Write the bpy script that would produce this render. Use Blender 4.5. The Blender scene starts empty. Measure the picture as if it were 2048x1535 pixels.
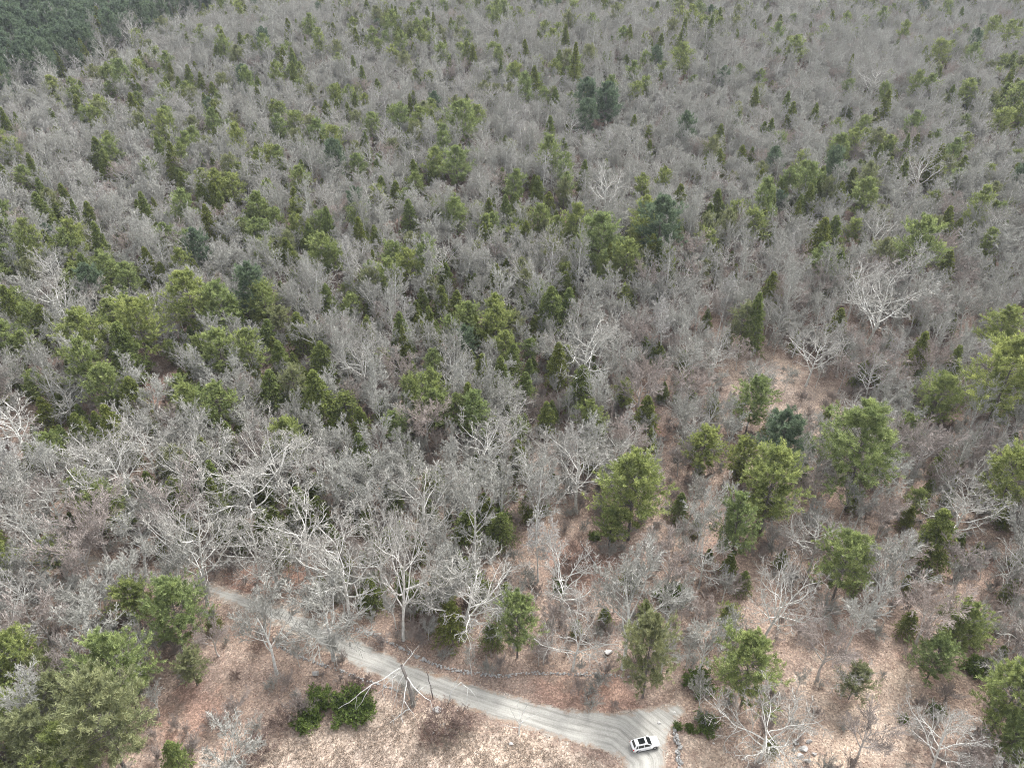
import bpy, math, random
import numpy as np
from mathutils import Vector, Matrix, Euler

C = bpy.context.scene
COL = C.collection
PI = math.pi
R = math.radians

# ------------------------------------------------------------------ camera, light, exposure
CAM_H, PITCH, FPX, PW, PH = 115.0, 34.0, 1547.0, 2048.0, 1535.0
cam = bpy.data.objects.new('camera', bpy.data.cameras.new('camera'))
COL.objects.link(cam)
cam.location = (0, 0, CAM_H)
cam.rotation_euler = (R(90 - PITCH), 0, 0)
cam.data.sensor_width = 36
cam.data.lens = 36 * FPX / PW
cam.data.clip_start = 0.5
cam.data.clip_end = 9000
C.camera = cam

SUN_EL, SUN_AZ = 52.0, 35.0            # azimuth measured clockwise from +Y
world = bpy.data.worlds.new('World')
C.world = world
world.use_nodes = True
wn = world.node_tree
wn.nodes.clear()
sky = wn.nodes.new('ShaderNodeTexSky')
sky.sky_type = 'NISHITA'
sky.sun_disc = False
sky.sun_elevation = R(SUN_EL)
sky.sun_rotation = R(SUN_AZ)
sky.air_density = 1.0
sky.dust_density = 4.0
sky.ozone_density = 1.0
hs = wn.nodes.new('ShaderNodeHueSaturation')
hs.inputs['Saturation'].default_value = 0.17      # overcast: a grey white sky
bg = wn.nodes.new('ShaderNodeBackground')
bg.inputs['Strength'].default_value = 0.15
wo = wn.nodes.new('ShaderNodeOutputWorld')
wn.links.new(sky.outputs[0], hs.inputs['Color'])
wn.links.new(hs.outputs[0], bg.inputs['Color'])
wn.links.new(bg.outputs[0], wo.inputs['Surface'])

sun = bpy.data.objects.new('sun', bpy.data.lights.new('sun', 'SUN'))
COL.objects.link(sun)
sun.data.energy = 1.15
sun.data.angle = R(12)
sun.data.color = (1.0, 0.985, 0.96)
sun.rotation_euler = (R(90 - SUN_EL), 0, R(180 - SUN_AZ))

C.view_settings.view_transform = 'Standard'
C.view_settings.look = 'None'
C.view_settings.gamma = 1.0
C.view_settings.use_curve_mapping = False
C.view_settings.exposure = 1.55
C.render.engine = 'CYCLES'
cy = C.cycles
cy.max_bounces = 4
cy.diffuse_bounces = 2
cy.glossy_bounces = 2
cy.transmission_bounces = 2
cy.transparent_max_bounces = 4
cy.volume_bounces = 0
cy.use_denoising = True
cy.denoising_prefilter = 'NONE'
cy.filter_width = 1.0
cy.caustics_reflective = False
cy.caustics_refractive = False
HAZE = 0.00009

rng = np.random.default_rng(7)
random.seed(7)

# ------------------------------------------------------------------ terrain
def sstep(a, b, v):
    t = np.clip((v - a) / (b - a), 0, 1)
    return t * t * (3 - 2 * t)

EDGE = None                      # the edge of the near wood at the far valley: two ground points

def T(x, y):
    x = np.asarray(x, float); y = np.asarray(y, float)
    z = 33.0 * sstep(90, 620, y) + 0.02 * np.clip(y - 560, 0, 3000)
    a = sstep(120, 400, y)
    z = z + a * (2.2 * np.sin(x * .013 + 1.1) + 1.8 * np.sin(x * .027 - y * .016) + 1.3 * np.sin(y * .031 + x * .009))
    z = z + 0.35 * np.sin(x * .06 + .7) * np.sin(y * .05) + .12 * np.sin(x * .21) * np.sin(y * .17 + 1)
    if EDGE is not None:
        z = z - 7.0 * sstep(0, 45, edge_dist(x, y))
    return z

def edge_dist(x, y):
    """metres beyond the valley edge (positive = on the far, left-hand side)"""
    (ax, ay), (bx, by) = EDGE
    dx, dy = bx - ax, by - ay
    L = math.hypot(dx, dy)
    return (-(x - ax) * dy + (y - ay) * dx) / L

SP, CP = math.sin(R(PITCH)), math.cos(R(PITCH))

def ray(px, py):
    u = (px - PW / 2) / FPX
    v = (PH / 2 - py) / FPX
    return np.array([u, CP + v * SP, -SP + v * CP])

def at(px, py, h=0.0):
    """point of the place seen at a pixel of the photograph, h metres above the ground: returns x, y"""
    d = ray(px, py)
    lo, hi = 20.0, 3000.0
    t = lo
    step = 4.0
    f = lambda t: CAM_H + d[2] * t - float(T(d[0] * t, d[1] * t)) - h
    while t < hi and f(t) > 0:
        t += step
    a, b = t - step, t
    for _ in range(30):
        m = (a + b) / 2
        if f(m) > 0: a = m
        else: b = m
    return d[0] * a, d[1] * a

def proj(x, y, z):
    """pixel (2048 x 1535) and depth of a point"""
    X = np.asarray(x, float); Y = np.asarray(y, float); Z = np.asarray(z, float) - CAM_H
    dep = Y * CP - Z * SP
    up = Y * SP + Z * CP
    dep = np.where(dep < 1, 1, dep)
    return PW / 2 + FPX * X / dep, PH / 2 - FPX * up / dep, dep

_e = (at(-60, 192, 15), at(455, -12, 15))
EDGE = _e

# ------------------------------------------------------------------ mesh helpers
def make_mesh(name, verts, faces_list, mats, attr=None, mat_index=None, smooth=False):
    """faces_list: list of int arrays (n,3) or (n,4)"""
    me = bpy.data.meshes.new(name)
    verts = np.asarray(verts, np.float32)
    me.vertices.add(len(verts))
    me.vertices.foreach_set('co', verts.ravel())
    loops = np.concatenate([f.ravel() for f in faces_list]).astype(np.int32)
    tot = np.concatenate([np.full(len(f), f.shape[1]) for f in faces_list]).astype(np.int32)
    st = np.concatenate([[0], np.cumsum(tot)[:-1]]).astype(np.int32)
    me.loops.add(len(loops))
    me.loops.foreach_set('vertex_index', loops)
    me.polygons.add(len(tot))
    me.polygons.foreach_set('loop_start', st)
    me.polygons.foreach_set('loop_total', tot)
    if mat_index is not None:
        me.polygons.foreach_set('material_index', np.asarray(mat_index, np.int32))
    me.polygons.foreach_set('use_smooth', np.full(len(tot), bool(smooth)))
    for m in (mats if isinstance(mats, (list, tuple)) else [mats]):
        me.materials.append(m)
    if attr:
        for k, v in attr.items():
            a = me.attributes.new(k, 'FLOAT', 'POINT')
            a.data.foreach_set('value', np.asarray(v, np.float32))
    me.update(calc_edges=True)
    return me

def link(name, me, parent=None, loc=None, kind=None):
    o = bpy.data.objects.new(name, me)
    COL.objects.link(o)
    if parent is not None: o.parent = parent
    if loc is not None: o.location = loc
    if kind: o['kind'] = kind
    return o

def tag(o, label=None, cat=None, group=None, kind=None):
    if label: o['label'] = label
    if cat: o['category'] = cat
    if group: o['group'] = group
    if kind: o['kind'] = kind
    return o

class MB:
    def __init__(s): s.v = []; s.q = []; s.t = []; s.a = []; s.n = 0
    def add(s, v, quads=None, tris=None, a=None):
        v = np.asarray(v, float).reshape(-1, 3)
        s.v.append(v)
        s.a.append(np.full(len(v), 0.0) if a is None else np.asarray(a, float).ravel())
        if quads is not None and len(quads): s.q.append(np.asarray(quads, int).reshape(-1, 4) + s.n)
        if tris is not None and len(tris): s.t.append(np.asarray(tris, int).reshape(-1, 3) + s.n)
        s.n += len(v)
    def mesh(s, name, mat, attr='tone', smooth=False):
        fl = []
        if s.q: fl.append(np.concatenate(s.q))
        if s.t: fl.append(np.concatenate(s.t))
        return make_mesh(name, np.concatenate(s.v), fl, mat, {attr: np.concatenate(s.a)}, smooth=smooth)

def norm(v):
    return v / np.maximum(np.linalg.norm(v, axis=-1, keepdims=True), 1e-9)

def tubes(mb, pts, rad, sides, tone=None):
    """pts (N,K,3), rad (N,K)"""
    N, K, _ = pts.shape
    tan = np.empty_like(pts)
    tan[:, 1:-1] = pts[:, 2:] - pts[:, :-2]
    tan[:, 0] = pts[:, 1] - pts[:, 0]
    tan[:, -1] = pts[:, -1] - pts[:, -2]
    tan = norm(tan)
    ref = np.zeros((N, 1, 3)); ref[:, 0] = (0.31, 0.22, 0.05)
    mean = norm(pts[:, -1:] - pts[:, :1])
    ref = np.where(np.abs(mean[..., 2:3]) > .75, np.array([1., .13, 0.]), np.array([.1, .07, 1.]))
    u = norm(np.cross(tan, ref)); w = np.cross(tan, u)
    a = np.arange(sides) * 2 * PI / sides
    ring = u[:, :, None] * np.cos(a)[None, None, :, None] + w[:, :, None] * np.sin(a)[None, None, :, None]
    v = pts[:, :, None] + ring * rad[:, :, None, None]
    idx = np.arange(N * K * sides).reshape(N, K, sides)
    i0 = idx[:, :-1]; i1 = idx[:, 1:]
    q = np.stack([i0, np.roll(i0, -1, 2), np.roll(i1, -1, 2), i1], -1).reshape(-1, 4)
    tn = np.repeat((rad if tone is None else tone)[:, :, None], sides, 2)
    mb.add(v.reshape(-1, 3), quads=q, a=np.clip((tn - .018) / .045, 0, 1) if tone is None else tn)

def grow(g, par, prad, plen, n, trange, ang, lf, wig, up, K, rf, tipf=.35, flat=0.0, taper_t=.45, azdeg=None):
    """n children on each parent polyline; all arrays"""
    N, Kp, _ = par.shape
    i = np.repeat(np.arange(N), n)
    k = np.tile(np.arange(n), N)
    t = trange[0] + (trange[1] - trange[0]) * (k + g.random(N * n)) / n
    f = t * (Kp - 1); j = np.clip(f.astype(int), 0, Kp - 2); fr = (f - j)[:, None]
    p0 = par[i, j] * (1 - fr) + par[i, j + 1] * fr
    tg = norm(par[i, j + 1] - par[i, j])
    r0 = prad[i, j] * (1 - fr[:, 0]) + prad[i, j + 1] * fr[:, 0]
    az = k * 2.4 + g.random(N * n) * 1.3 + i * 1.7
    ref = np.where(np.abs(tg[:, 2:3]) > .8, np.array([1., 0, 0]), np.array([0, 0, 1.]))
    u = norm(np.cross(tg, ref)); w = np.cross(tg, u)
    sv = np.sin(az) * (1 - flat)
    perp = norm(u * np.cos(az)[:, None] + w * sv[:, None])
    an = R(1) * (ang[0] + (ang[1] - ang[0]) * g.random(N * n))
    d = norm(tg * np.cos(an)[:, None] + perp * np.sin(an)[:, None])
    L = plen[i] * lf * (1 - taper_t * t) * (.65 + .7 * g.random(N * n))
    pts = np.empty((N * n, K, 3)); pts[:, 0] = p0
    st = L / (K - 1)
    for s in range(1, K):
        d = norm(d + g.normal(0, wig, (N * n, 3)) + np.array([0, 0, up]))
        pts[:, s] = pts[:, s - 1] + d * st[:, None]
    r1 = r0 * rf
    rad = r1[:, None] * (1 - (1 - tipf) * np.linspace(0, 1, K)[None])
    return pts, rad, L

# ------------------------------------------------------------------ materials
def nt_new(name):
    m = bpy.data.materials.new(name); m.use_nodes = True
    t = m.node_tree; t.nodes.clear()
    return m, t, t.nodes, t.links

def ramp(nodes, stops):
    r = nodes.new('ShaderNodeValToRGB')
    while len(r.color_ramp.elements) < len(stops): r.color_ramp.elements.new(.5)
    for e, (p, c) in zip(r.color_ramp.elements, stops):
        e.position = p; e.color = (*c, 1)
    return r

def mixc(nodes, links, a, b, fac, mode='MIX'):
    m = nodes.new('ShaderNodeMix'); m.data_type = 'RGBA'; m.blend_type = mode
    for s, v in ((m.inputs[6], a), (m.inputs[7], b), (m.inputs[0], fac)):
        if isinstance(v, (int, float)): s.default_value = v
        elif isinstance(v, tuple): s.default_value = (*v, 1)
        else: links.new(v, s)
    return m.outputs[2]

def noise(nodes, links, scale, detail=3, vec=None, rough=.6):
    n = nodes.new('ShaderNodeTexNoise'); n.inputs['Scale'].default_value = scale
    n.inputs['Detail'].default_value = detail; n.inputs['Roughness'].default_value = rough
    if vec is not None: links.new(vec, n.inputs['Vector'])
    return n.outputs['Fac']

def math_n(nodes, links, op, a, b=None, clamp=False):
    m = nodes.new('ShaderNodeMath'); m.operation = op; m.use_clamp = clamp
    for s, v in ((m.inputs[0], a), (m.inputs[1], b)):
        if v is None: continue
        if isinstance(v, (int, float)): s.default_value = v
        else: links.new(v, s)
    return m.outputs[0]

def bark_mat(name, twig, limb, twig2, limb2, trunk=None):
    """thin twigs and thick limbs have their own bark colours; each tree a little different"""
    m, t, N, L = nt_new(name)
    at_ = N.new('ShaderNodeAttribute'); at_.attribute_name = 'tone'
    oi = N.new('ShaderNodeObjectInfo')
    tc = N.new('ShaderNodeTexCoord')
    tw = mixc(N, L, twig, twig2, oi.outputs['Random'])
    lm = mixc(N, L, limb, limb2, oi.outputs['Random'])
    c = mixc(N, L, tw, lm, at_.outputs['Fac'])
    if trunk:
        mr = N.new('ShaderNodeMapRange'); mr.inputs[1].default_value = 1.0; mr.inputs[2].default_value = 2.0
        L.new(at_.outputs['Fac'], mr.inputs[0])
        c = mixc(N, L, c, trunk, mr.outputs[0])
    nz = noise(N, L, 2.2, 4, tc.outputs['Object'])
    r = ramp(N, [(.3, (.62, .6, .58)), (.7, (1.2, 1.2, 1.2))]); L.new(nz, r.inputs[0])
    c = mixc(N, L, c, r.outputs[0], 1.0, 'MULTIPLY')
    b = N.new('ShaderNodeBsdfDiffuse'); L.new(c, b.inputs['Color'])
    o = N.new('ShaderNodeOutputMaterial'); L.new(b.outputs[0], o.inputs['Surface'])
    return m

def leaf_mat(name, base, tip, base2, tip2):
    m, t, N, L = nt_new(name)
    at_ = N.new('ShaderNodeAttribute'); at_.attribute_name = 'tone'
    oi = N.new('ShaderNodeObjectInfo')
    tc = N.new('ShaderNodeTexCoord')
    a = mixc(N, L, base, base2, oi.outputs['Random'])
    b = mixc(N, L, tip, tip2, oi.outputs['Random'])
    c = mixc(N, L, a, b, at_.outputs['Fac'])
    nz = noise(N, L, .8, 3, tc.outputs['Object'])
    r = ramp(N, [(.3, (.7, .72, .75)), (.7, (1.25, 1.2, 1.1))]); L.new(nz, r.inputs[0])
    c = mixc(N, L, c, r.outputs[0], 1.0, 'MULTIPLY')
    d = N.new('ShaderNodeBsdfDiffuse'); L.new(c, d.inputs['Color'])
    tr = N.new('ShaderNodeBsdfTranslucent'); L.new(c, tr.inputs['Color'])
    mx = N.new('ShaderNodeMixShader'); mx.inputs[0].default_value = .28
    L.new(d.outputs[0], mx.inputs[1]); L.new(tr.outputs[0], mx.inputs[2])
    o = N.new('ShaderNodeOutputMaterial'); L.new(mx.outputs[0], o.inputs['Surface'])
    return m

def plain(name, col, rough=.6, metal=0.0, var=0.0, scale=3.0, coat=0.0, bump=0.0):
    m, t, N, L = nt_new(name)
    p = N.new('ShaderNodeBsdfPrincipled')
    p.inputs['Base Color'].default_value = (*col, 1)
    p.inputs['Roughness'].default_value = rough
    p.inputs['Metallic'].default_value = metal
    p.inputs['Coat Weight'].default_value = coat
    if var or bump:
        tc = N.new('ShaderNodeTexCoord')
        oi = N.new('ShaderNodeObjectInfo')
        nz = noise(N, L, scale, 5, tc.outputs['Object'])
        if var:
            r = ramp(N, [(.3, tuple(1 - var for _ in range(3))), (.72, (1 + var * .6,) * 3)])
            L.new(nz, r.inputs[0])
            c = mixc(N, L, col, r.outputs[0], 1.0, 'MULTIPLY')
            rr = ramp(N, [(0, (1 - var * .5,) * 3), (1, (1 + var * .5,) * 3)]); L.new(oi.outputs['Random'], rr.inputs[0])
            c = mixc(N, L, c, rr.outputs[0], 1.0, 'MULTIPLY')
            L.new(c, p.inputs['Base Color'])
        if bump:
            b = N.new('ShaderNodeBump'); b.inputs['Strength'].default_value = bump
            L.new(nz, b.inputs['Height']); L.new(b.outputs[0], p.inputs['Normal'])
    o = N.new('ShaderNodeOutputMaterial'); L.new(p.outputs[0], o.inputs['Surface'])
    return m

M = {}
M['oak'] = bark_mat('oak bark', (.36, .35, .325), (.72, .715, .68), (.33, .32, .295), (.64, .635, .60))
M['maple'] = bark_mat('maple bark', (.33, .328, .30), (.64, .635, .605), (.43, .43, .40), (.68, .68, .65))
M['red'] = bark_mat('reddish twigs', (.39, .335, .305), (.54, .51, .48), (.31, .275, .255), (.48, .455, .44))
M['birch'] = bark_mat('birch bark', (.42, .41, .395), (.80, .80, .77), (.38, .37, .355), (.72, .72, .69))
M['brown'] = bark_mat('brown brush twigs', (.25, .18, .15), (.32, .24, .20), (.18, .135, .12), (.26, .21, .18))
M['snag'] = plain('weathered dead bark', (.27, .25, .23), .9, var=.45, scale=3)
M['ctrunk'] = plain('conifer bark', (.15, .13, .12), .9, var=.3, scale=2)
M['pine'] = leaf_mat('pine needles', (.165, .205, .07), (.62, .67, .26), (.14, .19, .08), (.50, .59, .27))
M['hemlock'] = leaf_mat('hemlock needles', (.085, .105, .024), (.50, .55, .18), (.10, .14, .05), (.41, .49, .19))
M['paleP'] = leaf_mat('pale pine needles', (.20, .22, .11), (.46, .48, .27), (.20, .225, .12), (.42, .45, .26))
M['bush'] = leaf_mat('laurel leaves', (.08, .12, .035), (.28, .36, .11), (.085, .125, .04), (.23, .31, .09))
M['darkP'] = leaf_mat('blue green pine needles', (.095, .14, .09), (.31, .39, .245), (.09, .13, .09), (.28, .37, .25))
M['larch'] = leaf_mat('yellow green catkins', (.16, .17, .06), (.32, .32, .11), (.14, .15, .06), (.27, .27, .1))

# ------------------------------------------------------------------ bare trees
def bare_tree(seed, H, spread, kind, mat):
    """returns (trunk mesh, crown mesh), unit metres, base at origin"""
    g = np.random.default_rng(seed)
    tr = MB(); cr = MB()
    if kind == 'oak':
        th, lean, wigT = H * .72, .06, .035
        P1 = dict(n=12, trange=(.30, .98), ang=(32, 72), lf=.88 * spread, wig=.15, up=.05, K=11, rf=.60, tipf=.42)
        P2 = dict(n=6, trange=(.25, .98), ang=(26, 60), lf=.54, wig=.18, up=.045, K=7, rf=.70, tipf=.42)
        P3 = dict(n=5, trange=(.2, .98), ang=(25, 60), lf=.55, wig=.20, up=.05, K=5, rf=.66, tipf=.42)
        P4 = dict(n=4, trange=(.15, 1), ang=(22, 58), lf=.60, wig=.16, up=.05, K=4, rf=.55)
        r0 = H * .0165
    elif kind == 'maple':
        th, lean, wigT = H * .88, .04, .03
        P1 = dict(n=14, trange=(.30, .97), ang=(24, 46), lf=.50 * spread, wig=.07, up=.075, K=7, rf=.45)
        P2 = dict(n=6, trange=(.2, .98), ang=(20, 42), lf=.50, wig=.09, up=.06, K=5, rf=.58)
        P3 = dict(n=5, trange=(.2, .98), ang=(18, 42), lf=.55, wig=.10, up=.05, K=4, rf=.6)
        P4 = dict(n=5, trange=(.15, 1), ang=(16, 42), lf=.72, wig=.09, up=.04, K=3, rf=.6)
        r0 = H * .012
    elif kind == 'vase':
        th, lean, wigT = H * .55, .07, .05
        P1 = dict(n=9, trange=(.40, .99), ang=(22, 48), lf=.95 * spread, wig=.08, up=.045, K=8, rf=.60)
        P2 = dict(n=8, trange=(.25, .98), ang=(20, 44), lf=.48, wig=.10, up=.05, K=5, rf=.55)
        P3 = dict(n=6, trange=(.2, .98), ang=(18, 46), lf=.5, wig=.12, up=.04, K=4, rf=.6)
        P4 = dict(n=5, trange=(.15, 1), ang=(18, 46), lf=.75, wig=.12, up=.03, K=3, rf=.6)
        r0 = H * .015
    elif kind == 'dome':
        th, lean, wigT = H * .62, .08, .05
        P1 = dict(n=12, trange=(.35, .99), ang=(30, 62), lf=.72 * spread, wig=.10, up=.06, K=7, rf=.55)
        P2 = dict(n=7, trange=(.25, .98), ang=(24, 50), lf=.48, wig=.13, up=.06, K=5, rf=.58)
        P3 = dict(n=6, trange=(.2, .98), ang=(20, 50), lf=.5, wig=.14, up=.05, K=4, rf=.6)
        P4 = dict(n=5, trange=(.15, 1), ang=(18, 50), lf=.75, wig=.12, up=.04, K=3, rf=.6)
        r0 = H * .014
    elif kind == 'birch':
        th, lean, wigT = H * .95, .05, .025
        P1 = dict(n=22, trange=(.35, .98), ang=(30, 55), lf=.24 * spread, wig=.07, up=.05, K=5, rf=.36)
        P2 = dict(n=5, trange=(.2, .98), ang=(22, 46), lf=.5, wig=.10, up=.03, K=4, rf=.6)
        P3 = dict(n=5, trange=(.2, 1), ang=(20, 45), lf=.6, wig=.10, up=.0, K=3, rf=.7)
        P4 = dict(n=3, trange=(.2, 1), ang=(20, 45), lf=.7, wig=.1, up=.0, K=3, rf=.7)
        r0 = H * .0095
    else:  # sapling / brush: many stems from the ground
        th = H * .2; lean = .02; wigT = .02
        P1 = dict(n=24, trange=(.0, .9), ang=(8, 62), lf=3.6 * spread, wig=.09, up=.03, K=6, rf=.45)
        P2 = dict(n=6, trange=(.3, .98), ang=(15, 40), lf=.42, wig=.1, up=.05, K=4, rf=.6)
        P3 = dict(n=5, trange=(.2, .98), ang=(15, 42), lf=.5, wig=.1, up=.04, K=3, rf=.7)
        P4 = dict(n=3, trange=(.2, 1), ang=(15, 40), lf=.6, wig=.1, up=.03, K=2, rf=.7)
        r0 = H * .009
    K = 12
    pts = np.zeros((1, K, 3)); d = norm(np.array([g.normal(0, lean), g.normal(0, lean), 1.0]))
    for s in range(1, K):
        d = norm(d + np.append(g.normal(0, wigT, 2), .02))
        pts[0, s] = pts[0, s - 1] + d * th / (K - 1)
    rad = (r0 * (1 - .62 * np.linspace(0, 1, K) ** 1.1))[None]
    rad[0, 0] *= 1.45; rad[0, 1] *= 1.08
    tubes(tr, pts, rad, 7)
    Lp = np.array([th])
    p1, r1, L1 = grow(g, pts, rad, Lp, **P1)
    if kind in ('oak', 'dome', 'vase'):     # the trunk's top itself divides
        pass
    tubes(cr, p1, r1, 5)
    # leader
    p2, r2, L2 = grow(g, p1, r1, L1, **P2)
    tubes(cr, p2, r2, 4)
    p3, r3, L3 = grow(g, p2, r2, L2, **P3)
    tubes(cr, p3, np.maximum(r3, {'brush': .010, 'oak': .031}.get(kind, .028)), 3)
    p4, r4, L4 = grow(g, p3, r3, L3, **P4)
    tubes(cr, p4, np.clip(r4, *((.007, .012) if kind == 'brush' else (.02, .028))), 3)
    # twigs straight on the second order limbs fill the inside
    p5, r5, L5 = grow(g, p2, r2, L2, n=(3 if kind == 'oak' else 6), trange=(.1, 1), ang=(25, 65), lf=.38, wig=.14, up=.05, K=3, rf=.3)
    tubes(cr, p5, np.clip(r5, *((.007, .012) if kind == 'brush' else (.018, .026))), 3)
    nm = {'oak': 'oak', 'maple': 'maple', 'vase': 'maple', 'dome': 'maple', 'birch': 'birch'}.get(kind, 'brush')
    return tr.mesh(nm + '_trunk', mat), cr.mesh(nm + '_crown', mat)

# ------------------------------------------------------------------ conifers
def blades(mb, c, d, n, length, width, g, spreadang=.9, tone=0.0, tv=.25):
    """n thin needle sprays round each centre c (M,3), leaning along d (M,3)"""
    Mn = len(c)
    i = np.repeat(np.arange(Mn), n)
    dv = norm(d[i] + g.normal(0, spreadang, (Mn * n, 3)))
    L = length * (.6 + .8 * g.random(Mn * n))[:, None]
    side = norm(np.cross(dv, g.normal(0, 1, (Mn * n, 3))))
    b = c[i] + g.normal(0, length * .25, (Mn * n, 3))
    w = width * (.7 + .6 * g.random(Mn * n))[:, None]
    v = np.stack([b - side * w, b + side * w, b + dv * L + side * w * .3, b + dv * L - side * w * .3], 1)
    q = np.arange(Mn * n * 4).reshape(-1, 4)
    tn = np.clip(np.broadcast_to(np.asarray(tone, float), (Mn,))[i] + g.normal(0, tv, Mn * n), 0, 1)
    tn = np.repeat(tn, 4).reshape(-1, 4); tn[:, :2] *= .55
    mb.add(v.reshape(-1, 3), quads=q, a=tn.ravel())

def conifer(seed, H, width, kind, mat):
    g = np.random.default_rng(seed)
    tr = MB(); fo = MB()
    K = 10
    pts = np.zeros((1, K, 3)); d = np.array([g.normal(0, .03), g.normal(0, .03), 1.0])
    for s in range(1, K):
        d = norm(d + np.append(g.normal(0, .012, 2), .02)); pts[0, s] = pts[0, s - 1] + d * H * .97 / (K - 1)
    rad = (H * .014 * (1 - .9 * np.linspace(0, 1, K)))[None]
    tubes(tr, pts, rad, 6)
    bm = MB()
    if kind == 'pine':
        nb = 96; tmin = .24
    elif kind == 'hemlock':
        nb = 120; tmin = .10
    elif kind == 'spruce':
        nb = 110; tmin = .12
    t = tmin + (1 - tmin) * (np.arange(nb) + g.random(nb) * .6) / nb
    t = np.clip(t, 0, .985)
    u = (t - tmin) / (1 - tmin)
    if kind == 'pine':     # rounded irregular crown of separate plumes
        lobes = .78 + .30 * np.sin(u * 17 + g.random() * 6) + g.normal(0, .24, nb)
        prof = (np.sin(PI * np.clip(u * .80 + .20, 0, 1)) ** .7) * (1 - .18 * u) * np.clip(lobes, .45, 1.25)
        tilt = .12 + .75 * u + g.normal(0, .10, nb)
    elif kind == 'hemlock':
        prof = (1 - u) ** .78 * (.95 + g.normal(0, .14, nb)) + .05
        tilt = .10 + .35 * u + g.normal(0, .10, nb)
    else:
        prof = (1 - u) ** .9 * (.9 + g.normal(0, .12, nb)) + .04
        tilt = .05 + .35 * u + g.normal(0, .07, nb)
    Lb = np.clip(prof, .08, 1.3) * width / 2
    az = np.arange(nb) * 2.399 + g.random(nb) * .9
    f = t * (K - 1); j = np.clip(f.astype(int), 0, K - 2); fr = (f - j)[:, None]
    p0 = pts[0, j] * (1 - fr) + pts[0, j + 1] * fr
    d = norm(np.stack([np.cos(az), np.sin(az), tilt], -1))
    KB = 6
    bp = np.empty((nb, KB, 3)); bp[:, 0] = p0
    droop = {'pine': .035, 'hemlock': -.10, 'spruce': -.05}[kind]
    for s in range(1, KB):
        d = norm(d + np.array([0, 0, droop]) + g.normal(0, .07, (nb, 3)))
        bp[:, s] = bp[:, s - 1] + d * (Lb / (KB - 1))[:, None]
    br = (np.clip(Lb * .012, .02, .07))[:, None] * (1 - .7 * np.linspace(0, 1, KB)[None])
    tubes(tr, bp, br, 3)
    # side sprays on each branch
    ns = {'pine': 9, 'hemlock': 10, 'spruce': 9}[kind]
    flat = {'pine': .45, 'hemlock': .8, 'spruce': .7}[kind]
    sp, sr, sl = grow(g, bp, br, Lb, n=ns, trange=({'pine': .45, 'hemlock': .12, 'spruce': .15}[kind], 1.0),
                      ang=(25, 65), lf=.42, wig=.12, up=(.10 if kind == 'pine' else -.05), K=4, rf=.5, flat=flat, taper_t=.35)
    ut = np.repeat(u, ns)
    Mn = len(sp)
    if kind == 'pine':
        per, nbld, bl, bw, sa = 5, 9, .36, .038, .8
        cut = g.random(Mn) < .95
    elif kind == 'hemlock':
        per, nbld, bl, bw, sa = 5, 6, .30, .055, .6
        cut = np.ones(Mn, bool)
    else:
        per, nbld, bl, bw, sa = 5, 5, .26, .04, .5
        cut = np.ones(Mn, bool)
    bl *= H / 16; bw *= H / 16
    for k in range(per):
        s = .25 + .75 * (k + g.random(Mn)) / per
        f = s * 3; jj = np.clip(f.astype(int), 0, 2); fr = (f - jj)[:, None]
        ar = np.arange(Mn)
        c = sp[ar, jj] * (1 - fr) + sp[ar, jj + 1] * fr
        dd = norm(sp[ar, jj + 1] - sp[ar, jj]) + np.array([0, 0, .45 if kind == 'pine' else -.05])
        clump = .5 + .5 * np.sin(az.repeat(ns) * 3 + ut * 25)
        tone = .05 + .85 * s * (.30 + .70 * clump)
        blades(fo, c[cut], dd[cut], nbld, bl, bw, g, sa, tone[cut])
    # leader tuft
    top = pts[0, -1][None] + np.array([[0, 0, .0]])
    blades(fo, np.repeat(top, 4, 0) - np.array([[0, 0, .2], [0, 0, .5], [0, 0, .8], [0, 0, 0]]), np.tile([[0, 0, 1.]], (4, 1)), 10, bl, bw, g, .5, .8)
    return tr.mesh(kind + '_trunk', M['ctrunk']), fo.mesh(kind + '_foliage', mat)

def leafy_bush(seed, H, W, mat):
    g = np.random.default_rng(seed)
    st = MB(); fo = MB()
    n = 60
    az = g.random(n) * 2 * PI; el = np.arcsin(g.uniform(.05, 1, n))
    rr = g.uniform(.45, 1.15, n) * (1 + .28 * np.sin(az * 3 + seed) + .15 * np.sin(az * 5 + 1))
    tip = np.stack([np.cos(az) * np.cos(el) * W / 2, np.sin(az) * np.cos(el) * W / 2, np.sin(el) * H], -1) * rr[:, None]
    t = np.linspace(0, 1, 5)[None, :, None]
    p1 = tip[:, None] * t; p1[..., 2] += (np.sin(t[..., 0] * PI) * .25); p1[:, 1:-1] += g.normal(0, .06, (n, 3, 3))
    r1 = .045 * (1 - .7 * np.linspace(0, 1, 5))[None].repeat(n, 0)
    L1 = np.linalg.norm(tip, axis=1)
    tubes(st, p1, r1, 4)
    p2, r2, L2 = grow(g, p1, r1, L1, n=8, trange=(.45, 1), ang=(20, 70), lf=.40, wig=.15, up=.05, K=3, rf=.5)
    tubes(st, p2, r2, 3)
    c = np.concatenate([p2[:, 1:].reshape(-1, 3), p1[:, -2:].reshape(-1, 3)]); c[:, 2] = np.maximum(c[:, 2], .1)
    d = norm(c) + np.array([0, 0, .3])
    blades(fo, c, d, 8, .24, .06, g, 1.0, .2 + .6 * g.random(len(c)))
    return st.mesh('bush_stems', M['ctrunk']), fo.mesh('bush_foliage', mat)

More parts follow.
